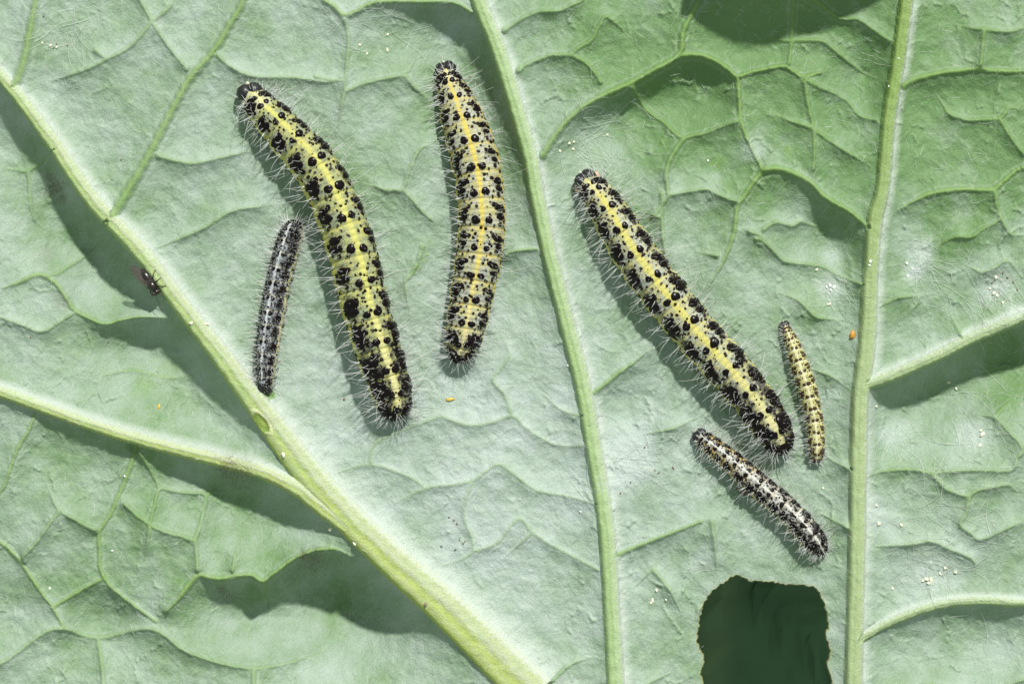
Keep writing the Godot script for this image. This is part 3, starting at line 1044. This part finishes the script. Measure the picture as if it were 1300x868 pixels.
	for g in 13:
		var len_: float = edges[g + 1] - edges[g]
		var rear := clampf((float(g) / 12.0 - o.rear) / (1.0 - o.rear + 0.02), 0, 1)
		var thorax := 1.0 if g < 3 else 0.0
		for sd in [-1.0, 1.0]:
			var list := [[0.76, 15.0, 0.168, 1.0, 1.0], [0.28, 34.0, 0.12, 0.9, 1.1], [0.34, 50.0, 0.155 * o.side, 0.8, 1.4], [0.60, 54.0, 0.165 * o.side, 0.8, 1.4], [0.84, 50.0, 0.10, 1.0, 1.0],
				[0.28, 14.0, 0.07, 1.0, 1.0], [0.50, 25.0, 0.06, 1.0, 1.0], [0.12, 24.0, 0.05, 1.0, 1.0], [0.92, 30.0, 0.05, 1.0, 1.0], [0.50, 37.0, 0.06, 1.0, 1.0],
				[0.45, 74.0, 0.12, 1.0, 1.1], [0.75, 70.0, 0.08, 1.0, 1.0], [0.52, 100.0, 0.13, 1.1, 1.1]]
			if g == 0:
				list.append_array([[0.35, 17.0, 0.17, 0.9, 1.1], [0.5, 42.0, 0.2, 1.0, 1.2], [0.6, 68.0, 0.18, 1.0, 1.1]])
			if rear > 0.0:
				for k in 9:
					list.append([r.randf_range(0.1, 0.95), r.randf_range(26, 80), r.randf_range(0.07, 0.15), 1.0, 1.1])
			if g >= 11:
				list.append([0.5, 33.0, 0.26, 1.0, 1.0])
				list.append([0.6, 60.0, 0.2, 1.0, 1.1])
			if g == 12:
				for k in 7:
					list.append([r.randf_range(0.3, 0.95), r.randf_range(2, 70), r.randf_range(0.1, 0.2), 1.0, 1.1])
			for w in list:
				var phi: float = sd * (w[1] + r.randf_range(-2.0, 2.0))
				var along: float = edges[g] + len_ * clampf(w[0] + r.randf_range(-0.03, 0.03), 0.06, 0.96)
				var at: Array = place.call(along, phi)
				var rad: float = w[2] * o.spot * lerpf(at[3], big, 0.6 if g < 11 else 0.2) * r.randf_range(0.84, 1.13) * (1.0 + 0.2 * rear) * (0.9 if thorax > 0 else 1.0)
				warts.append([at, rad, w[3] * r.randf_range(0.85, 1.1), w[4] * r.randf_range(0.85, 1.15), phi, rear])
	for w in warts:
		var at: Array = w[0]
		var p: Vector3 = at[0]
		var ny: Vector3 = at[1]
		var t: Vector3 = at[2]
		var across := t.cross(ny).normalized()
		var al := ny.cross(across).normalized()
		var rad: float = w[1]
		var bs := Basis(v3(al) * rad * w[2] * U, v3(ny) * rad * 0.42 * U, v3(across) * rad * w[3] * U)
		var tr := Transform3D(bs, w3(p.x, p.y, p.z) - origin - v3(ny) * rad * 0.07 * U)
		if rad > 3.6 and not small:
			part("black_spot", dome_mesh(r.randi() % 5), spot_mat, root, tr)
		else:
			specks.add(domes[r.randi() % 5], tr)
		# a hair from each wart, longest low on the flanks
		var a: float = absf(w[4])
		var k := clampf(a / 70.0, 0.35, 1.15)
		if r.randf() < 0.85:
			add_hair(hair, p, ny, t, r, o.hair * k * r.randf_range(0.55, 1.15) * (1.15 if w[5] > 0.3 else 1.0), origin, 0.3 if not small else 0.25)
		if r.randf() < 0.6:
			add_hair(dark, p, ny, t, r, o.hair * 0.28 * r.randf_range(0.6, 1.3), origin, 0.4 if not small else 0.32)
	for g in 13:
		for k in int(o.specks):
			var along: float = edges[g] + (edges[g + 1] - edges[g]) * r.randf()
			var phi := r.randf_range(-112, 112)
			if absf(phi) < 7 and r.randf() < 0.5:
				continue
			var at: Array = place.call(along, phi)
			var rad: float = (0.02 + 0.068 * r.randf() ** 1.5) * maxf(at[3], 0.8 * big) * (1.25 if small else 1.0)
			var ny: Vector3 = at[1]
			var across: Vector3 = at[2].cross(ny).normalized()
			var bs := Basis(v3(ny.cross(across).normalized()) * rad * U, v3(ny) * rad * 0.5 * U, v3(across) * rad * U)
			specks.add(domes[r.randi() % 5], Transform3D(bs, w3(at[0].x, at[0].y, at[0].z) - origin))
			if r.randf() < 0.3:
				add_hair(hair, at[0], ny, at[2], r, o.hair * 0.4 * r.randf_range(0.5, 1.2), origin, 0.3)
		for sd in [-1.0, 1.0]:
			for tuft in 3:
				var along: float = edges[g] + (edges[g + 1] - edges[g]) * (0.2 + 0.3 * tuft + r.randf_range(-0.08, 0.08))
				var low: float = [78.0, 98.0, 70.0][tuft] + r.randf_range(-8, 8)
				for k in int(o.hairs * r.randf_range(0.15, 0.42)) + 1:
					var at: Array = place.call(along + r.randf_range(-1.2, 1.2), sd * (low + r.randf_range(-4, 4)))
					add_hair(hair, at[0], at[1], at[2], r, o.hair * r.randf_range(0.45, 1.2), origin, 0.29 if not small else 0.24)
	# a fan of hairs at both ends
	for e in [0, n - 1]:
		for k in (26 if not small else 16):
			var phi := r.randf_range(-100, 100)
			var at: Array = place.call(run[e] + (wide[0] * r.randf() if e == 0 else -wide[n - 1] * r.randf() * 1.4), phi)
			var dir: Vector3 = (at[1] + at[2] * (-0.9 if e == 0 else 1.1)).normalized()
			add_hair(hair, at[0], dir, at[2], r, o.hair * (0.5 if e == 0 else 0.95) * r.randf_range(0.5, 1.1), origin, 0.36)
	var sp := part("speck", specks.mesh(), M.brown if o.get("brown", false) else (M.spot if small else M.speck), root)
	sp.set_meta("kind", "stuff")
	var hr := part("white_hair", hair.mesh(), M.hair, root)
	hr.set_meta("kind", "stuff")
	var dh := part("dark_hair", dark.mesh(), M.dark_hair, root)
	dh.set_meta("kind", "stuff")

	# --- head: a capsule of two lobes, a pale front and small jaws
	var hw := wide[8] if n > 8 else wide[0]
	hw = maxf(hw, wide[0] * 1.2)
	var hp: Vector3 = mid[0] - fwd[0] * hw * 0.12
	var turn: float = o.head_turn
	var hf: Vector3 = (fwd[0] * cos(turn) + right[0] * sin(turn)).normalized()
	var hb: Vector3 = Vector3(hf.y, -hf.x, 0).normalized()
	var hu := hf.cross(hb)
	if hu.z < 0:
		hu = -hu
	var lobes := Soup.new()
	for sd in [-1.0, 1.0]:
		lobes.add(dome(60 + int(sd), 0.05, true), Transform3D(Basis(v3(hf) * hw * 0.74 * U, v3(hu) * hw * 0.84 * U, v3(hb) * hw * 0.66 * U), w3(hp.x + hb.x * sd * hw * 0.34, hp.y + hb.y * sd * hw * 0.34, hp.z + hu.z * hw * 0.12) - origin))
	var head := part("head", lobes.mesh(), M.head, root)
	var front := Soup.new()
	var fp: Vector3 = hp - hf * hw * 0.52 + hu * hw * 0.2
	front.add(domes[1], Transform3D(Basis(v3(hb) * hw * 0.2 * U, v3(-hf + hu * 0.4) * hw * 0.24 * U, v3(hu) * hw * 0.34 * U), w3(fp.x, fp.y, fp.z) - origin))
	part("face_plate", front.mesh(), M.pale, head)
	var hd := Soup.new()
	for k in 22:
		var d: Vector3 = (hu * r.randf_range(0.1, 1.0) + hb * r.randf_range(-1, 1) - hf * r.randf_range(-0.3, 1)).normalized()
		var q: Vector3 = hp + d * hw * 0.85
		add_hair(hd, q, d, hf, r, o.hair * 0.3 * r.randf_range(0.4, 1.2), origin, 0.22)
	var hm := part("head_hair", hd.mesh(), M.hair, head)
	hm.set_meta("kind", "stuff")
	if o.get("cheeks", false):
		for sd in [-1.0, 1.0]:
			var cp: Vector3 = hp + hb * sd * hw * 0.95 - hu * hw * 0.35 + hf * hw * 0.15
			part("cheek", crumb_shapes[1], M.flesh, head, Transform3D(Basis(v3(hf) * hw * 0.34 * U, v3(hu) * hw * 0.3 * U, v3(hb) * hw * 0.3 * U), w3(cp.x, cp.y, cp.z) - origin))
	if o.get("side_leg", false):
		for k in 3:
			var at: Array = place.call(run[n - 1] * (0.36 + 0.035 * k), -104.0 + 6.0 * k)
			var q: Vector3 = at[0] + at[1] * (2.0 + 2.2 * (k % 2))
			var w: float = at[3]
			part("proleg", crumb_shapes[k], M.leg, root, Transform3D(Basis(v3(at[2]) * w * 0.22 * U, Vector3.UP * w * 0.3 * U, v3(at[1]) * w * 0.36 * U).orthonormalized().scaled_local(Vector3(w * 0.2 * U, w * 0.3 * U, w * 0.34 * U)), w3(q.x, q.y, q.z) - origin))
	# --- six jointed legs behind the head, five pairs of stumpy prolegs
	for g in 3:
		for sd in [-1.0, 1.0]:
			var at: Array = place.call(edges[g] + 0.5 * (edges[g + 1] - edges[g]), sd * 124.0)
			var q: Vector3 = at[0]
			var out: Vector3 = at[1]
			var w: float = at[3]
			var leg := Soup.new()
			leg.tube(PackedVector3Array([w3(q.x, q.y, q.z) - origin, w3(q.x + out.x * w * 0.25, q.y + out.y * w * 0.25, q.z - w * 0.12) - origin, w3(q.x + out.x * w * 0.3, q.y + out.y * w * 0.3, q.z - w * 0.34) - origin]), w * 0.11 * U, w * 0.05 * U, 7)
			part("leg", leg.mesh(), M.leg, root)
	for g in [5, 6, 7, 8, 12]:
		for sd in [-1.0, 1.0]:
			var at: Array = place.call(edges[g] + 0.5 * (edges[g + 1] - edges[g]), sd * 136.0)
			var q: Vector3 = at[0]
			var w: float = at[3]
			part("proleg", crumb_shapes[0], M.proleg, root, Transform3D(Basis(Vector3.RIGHT * w * 0.24 * U, Vector3.UP * w * 0.34 * U, Vector3.BACK * w * 0.24 * U), w3(q.x, q.y, q.z - w * 0.12) - origin))


var dome_cache := {}
func dome_mesh(k: int) -> Mesh:
	if not dome_cache.has(k):
		dome_cache[k] = domes[k].mesh()
	return dome_cache[k]


func v3(a: Vector3) -> Vector3:
	return Vector3(a.x, a.z, a.y)


func add_hair(s: Soup, p: Vector3, ny: Vector3, t: Vector3, r: RandomNumberGenerator, length: float, origin: Vector3, thick: float) -> void:
	var d := (ny + t * r.randf_range(-0.35, 0.35) + Vector3(r.randf_range(-0.25, 0.25), r.randf_range(-0.25, 0.25), r.randf_range(-0.15, 0.2))).normalized()
	length *= 0.6 + 0.8 * r.randf() ** 1.4
	var bend := Vector3(r.randf_range(-0.55, 0.55), r.randf_range(-0.55, 0.55), -r.randf_range(0.0, 0.6))
	var path := PackedVector3Array()
	for k in 5:
		var f := k / 4.0
		var q := p + d * length * f + bend * length * f * f * 0.6
		if k > 0:
			q.z = maxf(q.z, level_at(q.x, q.y) + 0.6)
		path.append(w3(q.x, q.y, q.z) - origin)
	s.tube(path, thick * U, thick * 0.35 * U, 3)


func skin_color(phi: float, u: float, g: int, run: float, f: float, o: Dictionary) -> Color:
	var a := absf(phi)
	var sx: float = run * 1.0 + o.seed * 300.0
	var n1 := noise_b.get_noise_2d(sx * 1.6, phi * 1.3)
	var n2 := noise_c.get_noise_2d(sx * 1.3, phi * 0.8)
	var c: Color = o.ground.lerp(o.grey, clampf(o.grey_share + (0.38 * smoothstep(0.45, 0.65, u) - 0.25 if o.has("band") and o.roll < 20.0 else 0.0) + 0.9 * n1 + 0.5 * n2, 0, 1))
	if o.has("fore"):
		c = c.lerp(o.fore, clampf((0.5 - f) * 2.6, 0, 0.9) * smoothstep(12.0, 40.0, a))
	var n3 := noise_c.get_noise_2d(sx * 2.6 + 50.0, phi * 1.9)
	c = c.lerp(Color(0.07, 0.07, 0.055), clampf(1.2 * (n3 + 0.5 * n1) - 0.12, 0.0, 0.72))
	if o.has("band"):
		var du: float = (u - 0.47) / o.get("band_length", 0.30)
		var da: float = (a - 50.0) / o.get("band_width", 15.0)
		var e := du * du + da * da + 1.3 * n3 + 0.9 * n1
		c = c.lerp(Color(0.016, 0.013, 0.010), o.band * (1.0 - smoothstep(0.55, 0.95, e)))
	var edge := smoothstep(0.0, 0.1, u) * (1.0 - smoothstep(0.9, 1.0, u))
	# yellow shows between the warts on the fore part of each ring
	var wob := 3.5 * n2 + 4.0 * n1
	var y: Color = o.yellow
	y = y.lerp(o.ground, clampf(0.25 + 0.7 * n2, 0, 0.5))
	var line: Color = o.get("line", y)
	var stripe: float = o.stripe
	line = line.lerp(Color(0.60, 0.56, 0.34), clampf((f - 0.62) * 2.2, 0, 0.7)) if not o.has("line") else line
	line = line.lerp(o.grey, clampf(0.9 * n3 - 0.1, 0.0, 0.6))
	if a < stripe + wob + 3.0:
		c = c.lerp(line, 1.0 - smoothstep(stripe + wob - 2.0, stripe + wob + 3.0, a))
	var flank := 1.0 - smoothstep(9.0, 15.0, absf(a - 84.0 + wob))
	c = c.lerp(y, flank * 0.92)
	if a > 104.0:
		c = c.lerp(Color(0.34, 0.37, 0.24), smoothstep(104.0, 120.0, a))
	if o.get("rings", false):
		c = c.lerp(Color(0.70, 0.68, 0.50), (1.0 - edge) * 0.8)
	else:
		c = c.lerp(y, (1.0 - edge) * 0.4)
	# darker hind end
	var hind: float = clampf((f - o.rear - 0.02) / 0.14, 0, 1)
	if a > stripe + 6.0 and a < 78.0:
		c = c.lerp(Color(0.03, 0.028, 0.026), hind * clampf(0.7 + 1.2 * n1 + 0.5 * n3 - 0.5 * smoothstep(60.0, 78.0, a), 0, 0.95))
	if f > 0.965:
		c = c.lerp(Color(0.02, 0.02, 0.02), clampf((f - 0.965) / 0.02, 0, 1))
	if g == 0 and not o.has("line"):
		c = c.lerp(Color(0.62, 0.60, 0.44), 0.35)
	return c


# ------------------------------------------------------------------ fly
func ball(s: Soup, at: Vector3, along: Vector3, up: Vector3, size: Vector3) -> void:
	var ac := along.cross(up).normalized()
	var un := ac.cross(along).normalized()
	s.add(smooth_ball, Transform3D(Basis(v3(along) * size.x * U, v3(un) * size.y * U, v3(ac) * size.z * U), Vector3(at.x, at.z, at.y) * U))


var smooth_ball: Soup


func build_fly() -> void:
	smooth_ball = Soup.new()
	for k in 11:
		for j in 16:
			var p := Vector3(cos(TAU * j / 16) * sin(PI * k / 10), cos(PI * k / 10), sin(TAU * j / 16) * sin(PI * k / 10))
			smooth_ball.v.append(p)
			smooth_ball.n.append(p)
	for k in 10:
		for j in 16:
			var a := k * 16 + j
			var b := k * 16 + (j + 1) % 16
			smooth_ball.i.append_array([a, b, a + 16, b, b + 16, a + 16])
	var cx := 190.0
	var cy := 358.0
	var h := level_at(202, 352) - 11.0
	var o := thing("fly", "tiny dark fly with smoky wings sitting on the edge of the thick rib", "fly", w3(cx, cy, h))
	var f := Vector3(0.54, 0.84, 0.0)         # towards the head
	var b := Vector3(0.84, -0.54, 0.0)        # to the fly's left, up the photograph
	var z := Vector3(0, 0, 1)
	var body := Soup.new()
	ball(body, f * 6.0 + z * 7.0, f, z, Vector3(7.4, 6.0, 6.2))
	ball(body, f * -6.5 + z * 6.0, f, z, Vector3(10.0, 5.0, 5.6))
	ball(body, f * 0.0 + z * 6.5, f, z, Vector3(5.0, 4.6, 5.0))
	part("body", body.mesh(), M.fly, o)
	var hd := Soup.new()
	ball(hd, f * 15.0 + z * 6.2, f, z, Vector3(3.6, 4.6, 5.0))
	var head := part("head", hd.mesh(), M.fly, o)
	for sd in [-1.0, 1.0]:
		var e := Soup.new()
		ball(e, f * 15.6 + b * sd * 3.6 + z * 6.9, f, z, Vector3(2.8, 3.4, 2.4))
		part("eye", e.mesh(), M.eye, head)
		var an := Soup.new()
		var q: Vector3 = f * 18.0 + b * sd * 1.6 + z * 6.0
		var q2: Vector3 = q + f * 5.0 + b * sd * 2.4 + z * 1.0
		an.tube(PackedVector3Array([v3(q) * U, v3(q2) * U, v3(q2 + f * 8.0 + b * sd * 1.0 - z * 2.0) * U]), 0.5 * U, 0.22 * U, 5)
		part("antenna", an.mesh(), M.fly_leg, head)
	# wings: thin bowed blades with a leading vein
	for w in [[-0.06, 25.0, 5.6, 12.2, 1.0], [-0.20, 36.0, 6.2, 11.0, -1.0]]:
		var s := Soup.new()
		var dir: Vector3 = (-f).rotated(z, w[0])
		var side := Vector3(-dir.y, dir.x, 0)
		var root: Vector3 = f * 5.0 + b * (1.5 if w[4] > 0 else -2.0) + z * w[3]
		for lay in 2:
			var first := s.v.size()
			for k in 13:
				var a := k / 12.0
				var half: float = w[2] * (sin(PI * minf(a * 0.86 + 0.07, 1.0)) ** 0.7)
				for j in 5:
					var e := j / 4.0 * 2.0 - 1.0
					var p: Vector3 = root + dir * w[1] * a + side * e * half + z * (-5.0 * a - 1.2 * e * e - 0.25 * lay)
					s.v.append(v3(p) * U)
					s.n.append(Vector3.UP if lay == 0 else Vector3.DOWN)
			for k in 12:
				for j in 4:
					var a2 := first + k * 5 + j
					if lay == 0:
						s.i.append_array([a2, a2 + 1, a2 + 5, a2 + 1, a2 + 6, a2 + 5])
					else:
						s.i.append_array([a2, a2 + 5, a2 + 1, a2 + 1, a2 + 5, a2 + 6])
		var wing := part("wing", s.mesh(), M.wing if w[4] < 0 else M.top_wing, o)
		var vn := Soup.new()
		for e in [-0.96, -0.4, 0.2, 0.96]:
			var path := PackedVector3Array()
			for k in 9:
				var a := 0.05 + k / 8.0 * 0.9
				var half: float = w[2] * (sin(PI * minf(a * 0.86 + 0.07, 1.0)) ** 0.7)
				path.append(v3(root + dir * w[1] * a + side * e * half + z * (-5.0 * a - 1.2 * e * e + 0.2)) * U)
			vn.tube(path, 0.36 * U, 0.2 * U, 4)
		part("wing_vein", vn.mesh(), M.fly_leg, wing)
	for sd in [-1.0, 1.0]:
		for k in 3:
			var q: Vector3 = f * (9.0 - 4.5 * k) + b * sd * 4.5 + z * 5.0
			var knee: Vector3 = q + b * sd * (4.0 if sd > 0 else 2.0) + f * (3.0 - 3.5 * k) + z * 2.0
			var foot: Vector3 = knee + b * sd * (4.5 if sd > 0 else 1.5) + f * (3.0 - 3.5 * k)
			foot.z = level_at(cx + foot.x, cy + foot.y) - h + 0.4
			foot.z = maxf(foot.z, -14.0)
			knee.z = maxf(knee.z, level_at(cx + knee.x, cy + knee.y) - h + 2.0)
			var half := knee.lerp(foot, 0.5)
			half.z = maxf(half.z, level_at(cx + half.x, cy + half.y) - h + 1.2)
			var toe: Vector3 = foot + b * sd * 2.5
			toe.z = maxf(level_at(cx + toe.x, cy + toe.y) - h + 0.6, -16.0)
			var thigh := q.lerp(knee, 0.6)
			thigh.z = maxf(thigh.z, level_at(cx + thigh.x, cy + thigh.y) - h + 1.2)
			var lg := Soup.new()
			lg.tube(PackedVector3Array([v3(q) * U, v3(thigh) * U, v3(knee) * U, v3(half) * U, v3(foot) * U, v3(toe) * U]), 0.95 * U, 0.35 * U, 6)
			part("leg", lg.mesh(), M.fly_leg, o)


# ------------------------------------------------------------------ crumbs, eggs, silk
func placed_label(label: String, spots: Array, p: Vector3) -> String:
	if spots.size() < 2:
		return label
	var rank := 0
	for q in spots:
		if q.x < p.x or (q.x == p.x and q.y < p.y):
			rank += 1
	if rank == spots.size() - 1:
		return ("right one of the two: " if spots.size() == 2 else "rightmost ") + label
	return (["left one of the two: " if spots.size() == 2 else "leftmost ", "second from left ", "third from left ", "fourth from left ", "fifth from left ", "sixth from left ", "seventh from left "][rank]) + label


func crumb(x: float, y: float, size: float, label: String, group: String, mat: Material, called: String, category: String, stretch := 1.0, ang := 0.0) -> void:
	var h := level_at(x, y)
	var o := MeshInstance3D.new()
	o.name = numbered(called)
	o.mesh = crumb_shapes[rng.randi() % 4]
	o.material_override = mat
	o.transform = Transform3D(Basis(Vector3.UP, ang).scaled_local(Vector3(size * stretch * U, size * 0.75 * U, size * U)), w3(x, y, h + size * 0.5))
	add_child(o, true)
	o.set_meta("label", label)
	o.set_meta("category", category)
	if group:
		o.set_meta("group", group)


func thread(s: Soup, x: float, y: float, ang: float, length: float, curl: float, lift: float, thick: float) -> void:
	var path := PackedVector3Array()
	var steps := maxi(3, int(length / 5.0))
	var a := ang
	var turn := curl
	for k in steps + 1:
		path.append(w3(x, y, level_at(x, y) + lift + 0.3))
		x += cos(a) * length / steps
		y += sin(a) * length / steps
		a += turn
		turn += rng.randf_range(-0.08, 0.08)
	s.tube(path, thick * U, thick * U, 3)


func build_small_things() -> void:
	crumb(571, 507, 2.6, "amber wedge shaped crumb just below the upright caterpillar's tail", "", M.amber, "amber_crumb", "crumb", 2.0, 0.15)
	crumb(198, 517, 2.2, "tiny amber crumb between the thick rib and the lower left rib", "", M.amber, "amber_crumb", "crumb", 1.7, 1.4)
	crumb(1083, 425, 4.0, "orange egg-like lump tucked against the straight rib", "", M.orange, "orange_lump", "lump", 1.3, 1.5)
	var groups := [
		["cream crumb on the blade above the upright caterpillar's left shoulder", "491,42,1.9 456,56,1.9 465,67,1.6 491,62,2.0"],
		["cream crumb above the head of the slanting caterpillar", "772,169,2.0 723,181,2.2 728,188,2.2 711,191,1.8 729,179,1.6"],
		["white crumb in the webbed patch left of the straight rib", "1056,362,2.8 1061,364,2.6 1052,364,2.2 1057,368,2.0"],
		["pale yellow crumb above the smallest caterpillar", "1039,342,2.0 1054,386,2.2"],
		["white crumb on the white silk patch right of the straight rib", "1153,334,1.9 1154,350,1.8 1160,341,1.4"],
		["pale brown crumb in the silk patch by the right edge", "1266,352,2.4 1264,372,2.6 1268,375,2.2 1275,384,1.8 1259,366,1.8"],
		["cream crumb beside the lower part of the straight rib", "1114,642,1.9 1117,665,2.5 1146,667,2.4"],
		["cream crumb in the clump low on the right of the leaf", "1178,736,3.0 1184,737,2.8 1181,741,2.2 1174,738,1.8"],
		["cream crumb strung out beside the lower right clump", "1202,722,2.2 1196,729,1.8 1215,727,2.3 1135,748,1.9"],
		["pale crumb on the webbed swelling below the right branch rib", "1251,552,2.8 1247,566,2.2 1249,547,1.9"],
		["dull yellow crumb in the shaded hollow under the right branch rib", "1212,486,1.7 1222,494,1.9 1115,516,1.8"],
		["pale speck below the tail of the smallest caterpillar", "1046,620,1.8"],
		["pale yellow crumb between the long rib and the bite hole", "834,750,2.0 829,763,2.1 827,766,1.6 846,762,1.5"],
		["white speck on the left side of the long rib", "737,650,1.4 721,464,1.4"],
		["white speck in the lower left corner cells", "60,748,1.6 156,605,1.5 140,700,1.3"],
		["pale egg shell speck on the crest of the thick rib", "243,410,2.6 262,411,2.4 360,577,2.8 419,672,2.4 450,690,2.0"],
		["tiny white crumb by the narrow rib in the top left corner", "62,57,1.8 70,59,1.5 52,54,1.7"],
		["white speck on the blade right of the arched vein", "900,203,1.5"],
		["white speck stuck on the upper part of the straight rib", "1140,75,1.4 1128,110,1.3 1104,332,2.0 1103,337,1.6"],
	]
	for g in groups:
		var spots := numbers(g[1])
		for p in spots:
			crumb(p.x, p.y, p.z * 0.86, placed_label(g[0], spots, p), g[0].replace("crumb", "crumbs").replace("speck", "specks") if spots.size() > 1 else "", M.crumb if g[0].contains("c") and not g[0].begins_with("white") else M.silk, "crumb", "crumb", rng.randf_range(0.9, 1.7), rng.randf() * TAU)
	var grit := [
		["dark grain on the blade between the thick rib and the long rib", "570,657,1.7 576,661,1.6 580,665,1.5 560,694,1.8 578,698,1.8 588,690,1.6 583,686,1.4 590,688,1.4"],
		["dark grain on the pale bloom right of the long rib", "819,568,1.8 855,594,1.8 801,612,1.5 837,600,1.4 788,626,1.7 832,597,1.3"],
		["dark speck on the blade right of the top left vein", "152,202,1.6"],
		["dark grain in the silk patch by the right edge", "1262,358,1.7 1281,352,1.9 1289,358,1.8 1294,368,2.0 1275,346,1.6"],
		["brown grain stuck low on the thick rib", "540,767,2.8"],
		["dark grain left of the long yellow caterpillar's tail", "436,507,2.2"],
		["dark speck in the hollow left of the thick rib", "133,434,1.5 37,428,1.4"],
		["dark grain by the narrow rib in the top left corner", "66,60,1.6 84,57,1.6 54,20,1.4 70,55,1.5"],
	]
	for g in grit:
		var spots := numbers(g[1])
		for p in spots:
			crumb(p.x, p.y, p.z * 0.72, placed_label(g[0], spots, p), g[0].replace("grain", "grains").replace("speck", "specks") if spots.size() > 1 else "", M.grit, "dark_grain", "grain", rng.randf_range(0.9, 1.6), rng.randf() * TAU)
	# fine silk strewn all over the blade: nobody could count it
	var film := Soup.new()
	for k in 2200:
		var x := rng.randf_range(-60, 1360)
		var y := rng.randf_range(-60, 940)
		if Geometry2D.is_point_in_polygon(Vector2(x, y), hole):
			continue
		thread(film, x, y, rng.randf() * TAU, rng.randf_range(5, 18), rng.randf_range(-0.25, 0.25), 0.2, rng.randf_range(0.09, 0.17))
	var fo := MeshInstance3D.new()
	fo.name = numbered("silk_fuzz")
	fo.mesh = film.mesh()
	fo.material_override = M.silk
	add_child(fo, true)
	fo.set_meta("label", "fine white silk fuzz strewn thinly over the whole leaf")
	fo.set_meta("category", "silk")
	fo.set_meta("kind", "stuff")
	# denser webs, each a patch of its own: x, y, spread, threads
	for g in [["white silk web across the blade right of the lower straight rib", "1215,640,70,90,-0.75"], ["silk web in the hollow above the slanting caterpillar's head", "745,165,55,80,0.4"], ["silk web on the white round patch right of the straight rib", "1172,335,45,60,0.2"], ["silk web over the patch by the right edge", "1262,372,50,60,0.9"],
			["tangled silk just below the right branch rib's root", "1150,560,36,45,1.2"], ["silk web round the crumb clump low on the right", "1190,715,70,80,0.2"], ["silk web left of the straight rib above the smallest caterpillar", "1050,360,38,40,0.5"], ["silk web above the upright caterpillar's left shoulder", "480,40,60,50,0.0"],
			["faint silk web by the narrow rib in the top left corner", "80,40,50,40,2.2"], ["faint silk web around the bloom right of the long rib", "800,580,50,50,0.3"], ["silk web in the dark hollow at the right edge", "1255,500,50,35,0.1"]]:
		var a := (g[1] as String).split(",")
		var s := Soup.new()
		for k in int(float(a[3]) * 0.6):
			var x := float(a[0]) + rng.randfn(0, 0.5) * float(a[2])
			var y := float(a[1]) + rng.randfn(0, 0.45) * float(a[2])
			thread(s, x, y, float(a[4]) + rng.randfn(0, 0.7), rng.randf_range(15, 60), rng.randf_range(-0.12, 0.12), rng.randf_range(0.4, 2.0), rng.randf_range(0.10, 0.18))
		var o := MeshInstance3D.new()
		o.name = numbered("silk_web")
		o.mesh = s.mesh()
		o.material_override = M.silk
		add_child(o, true)
		o.set_meta("label", g[0])
		o.set_meta("category", "silk web")
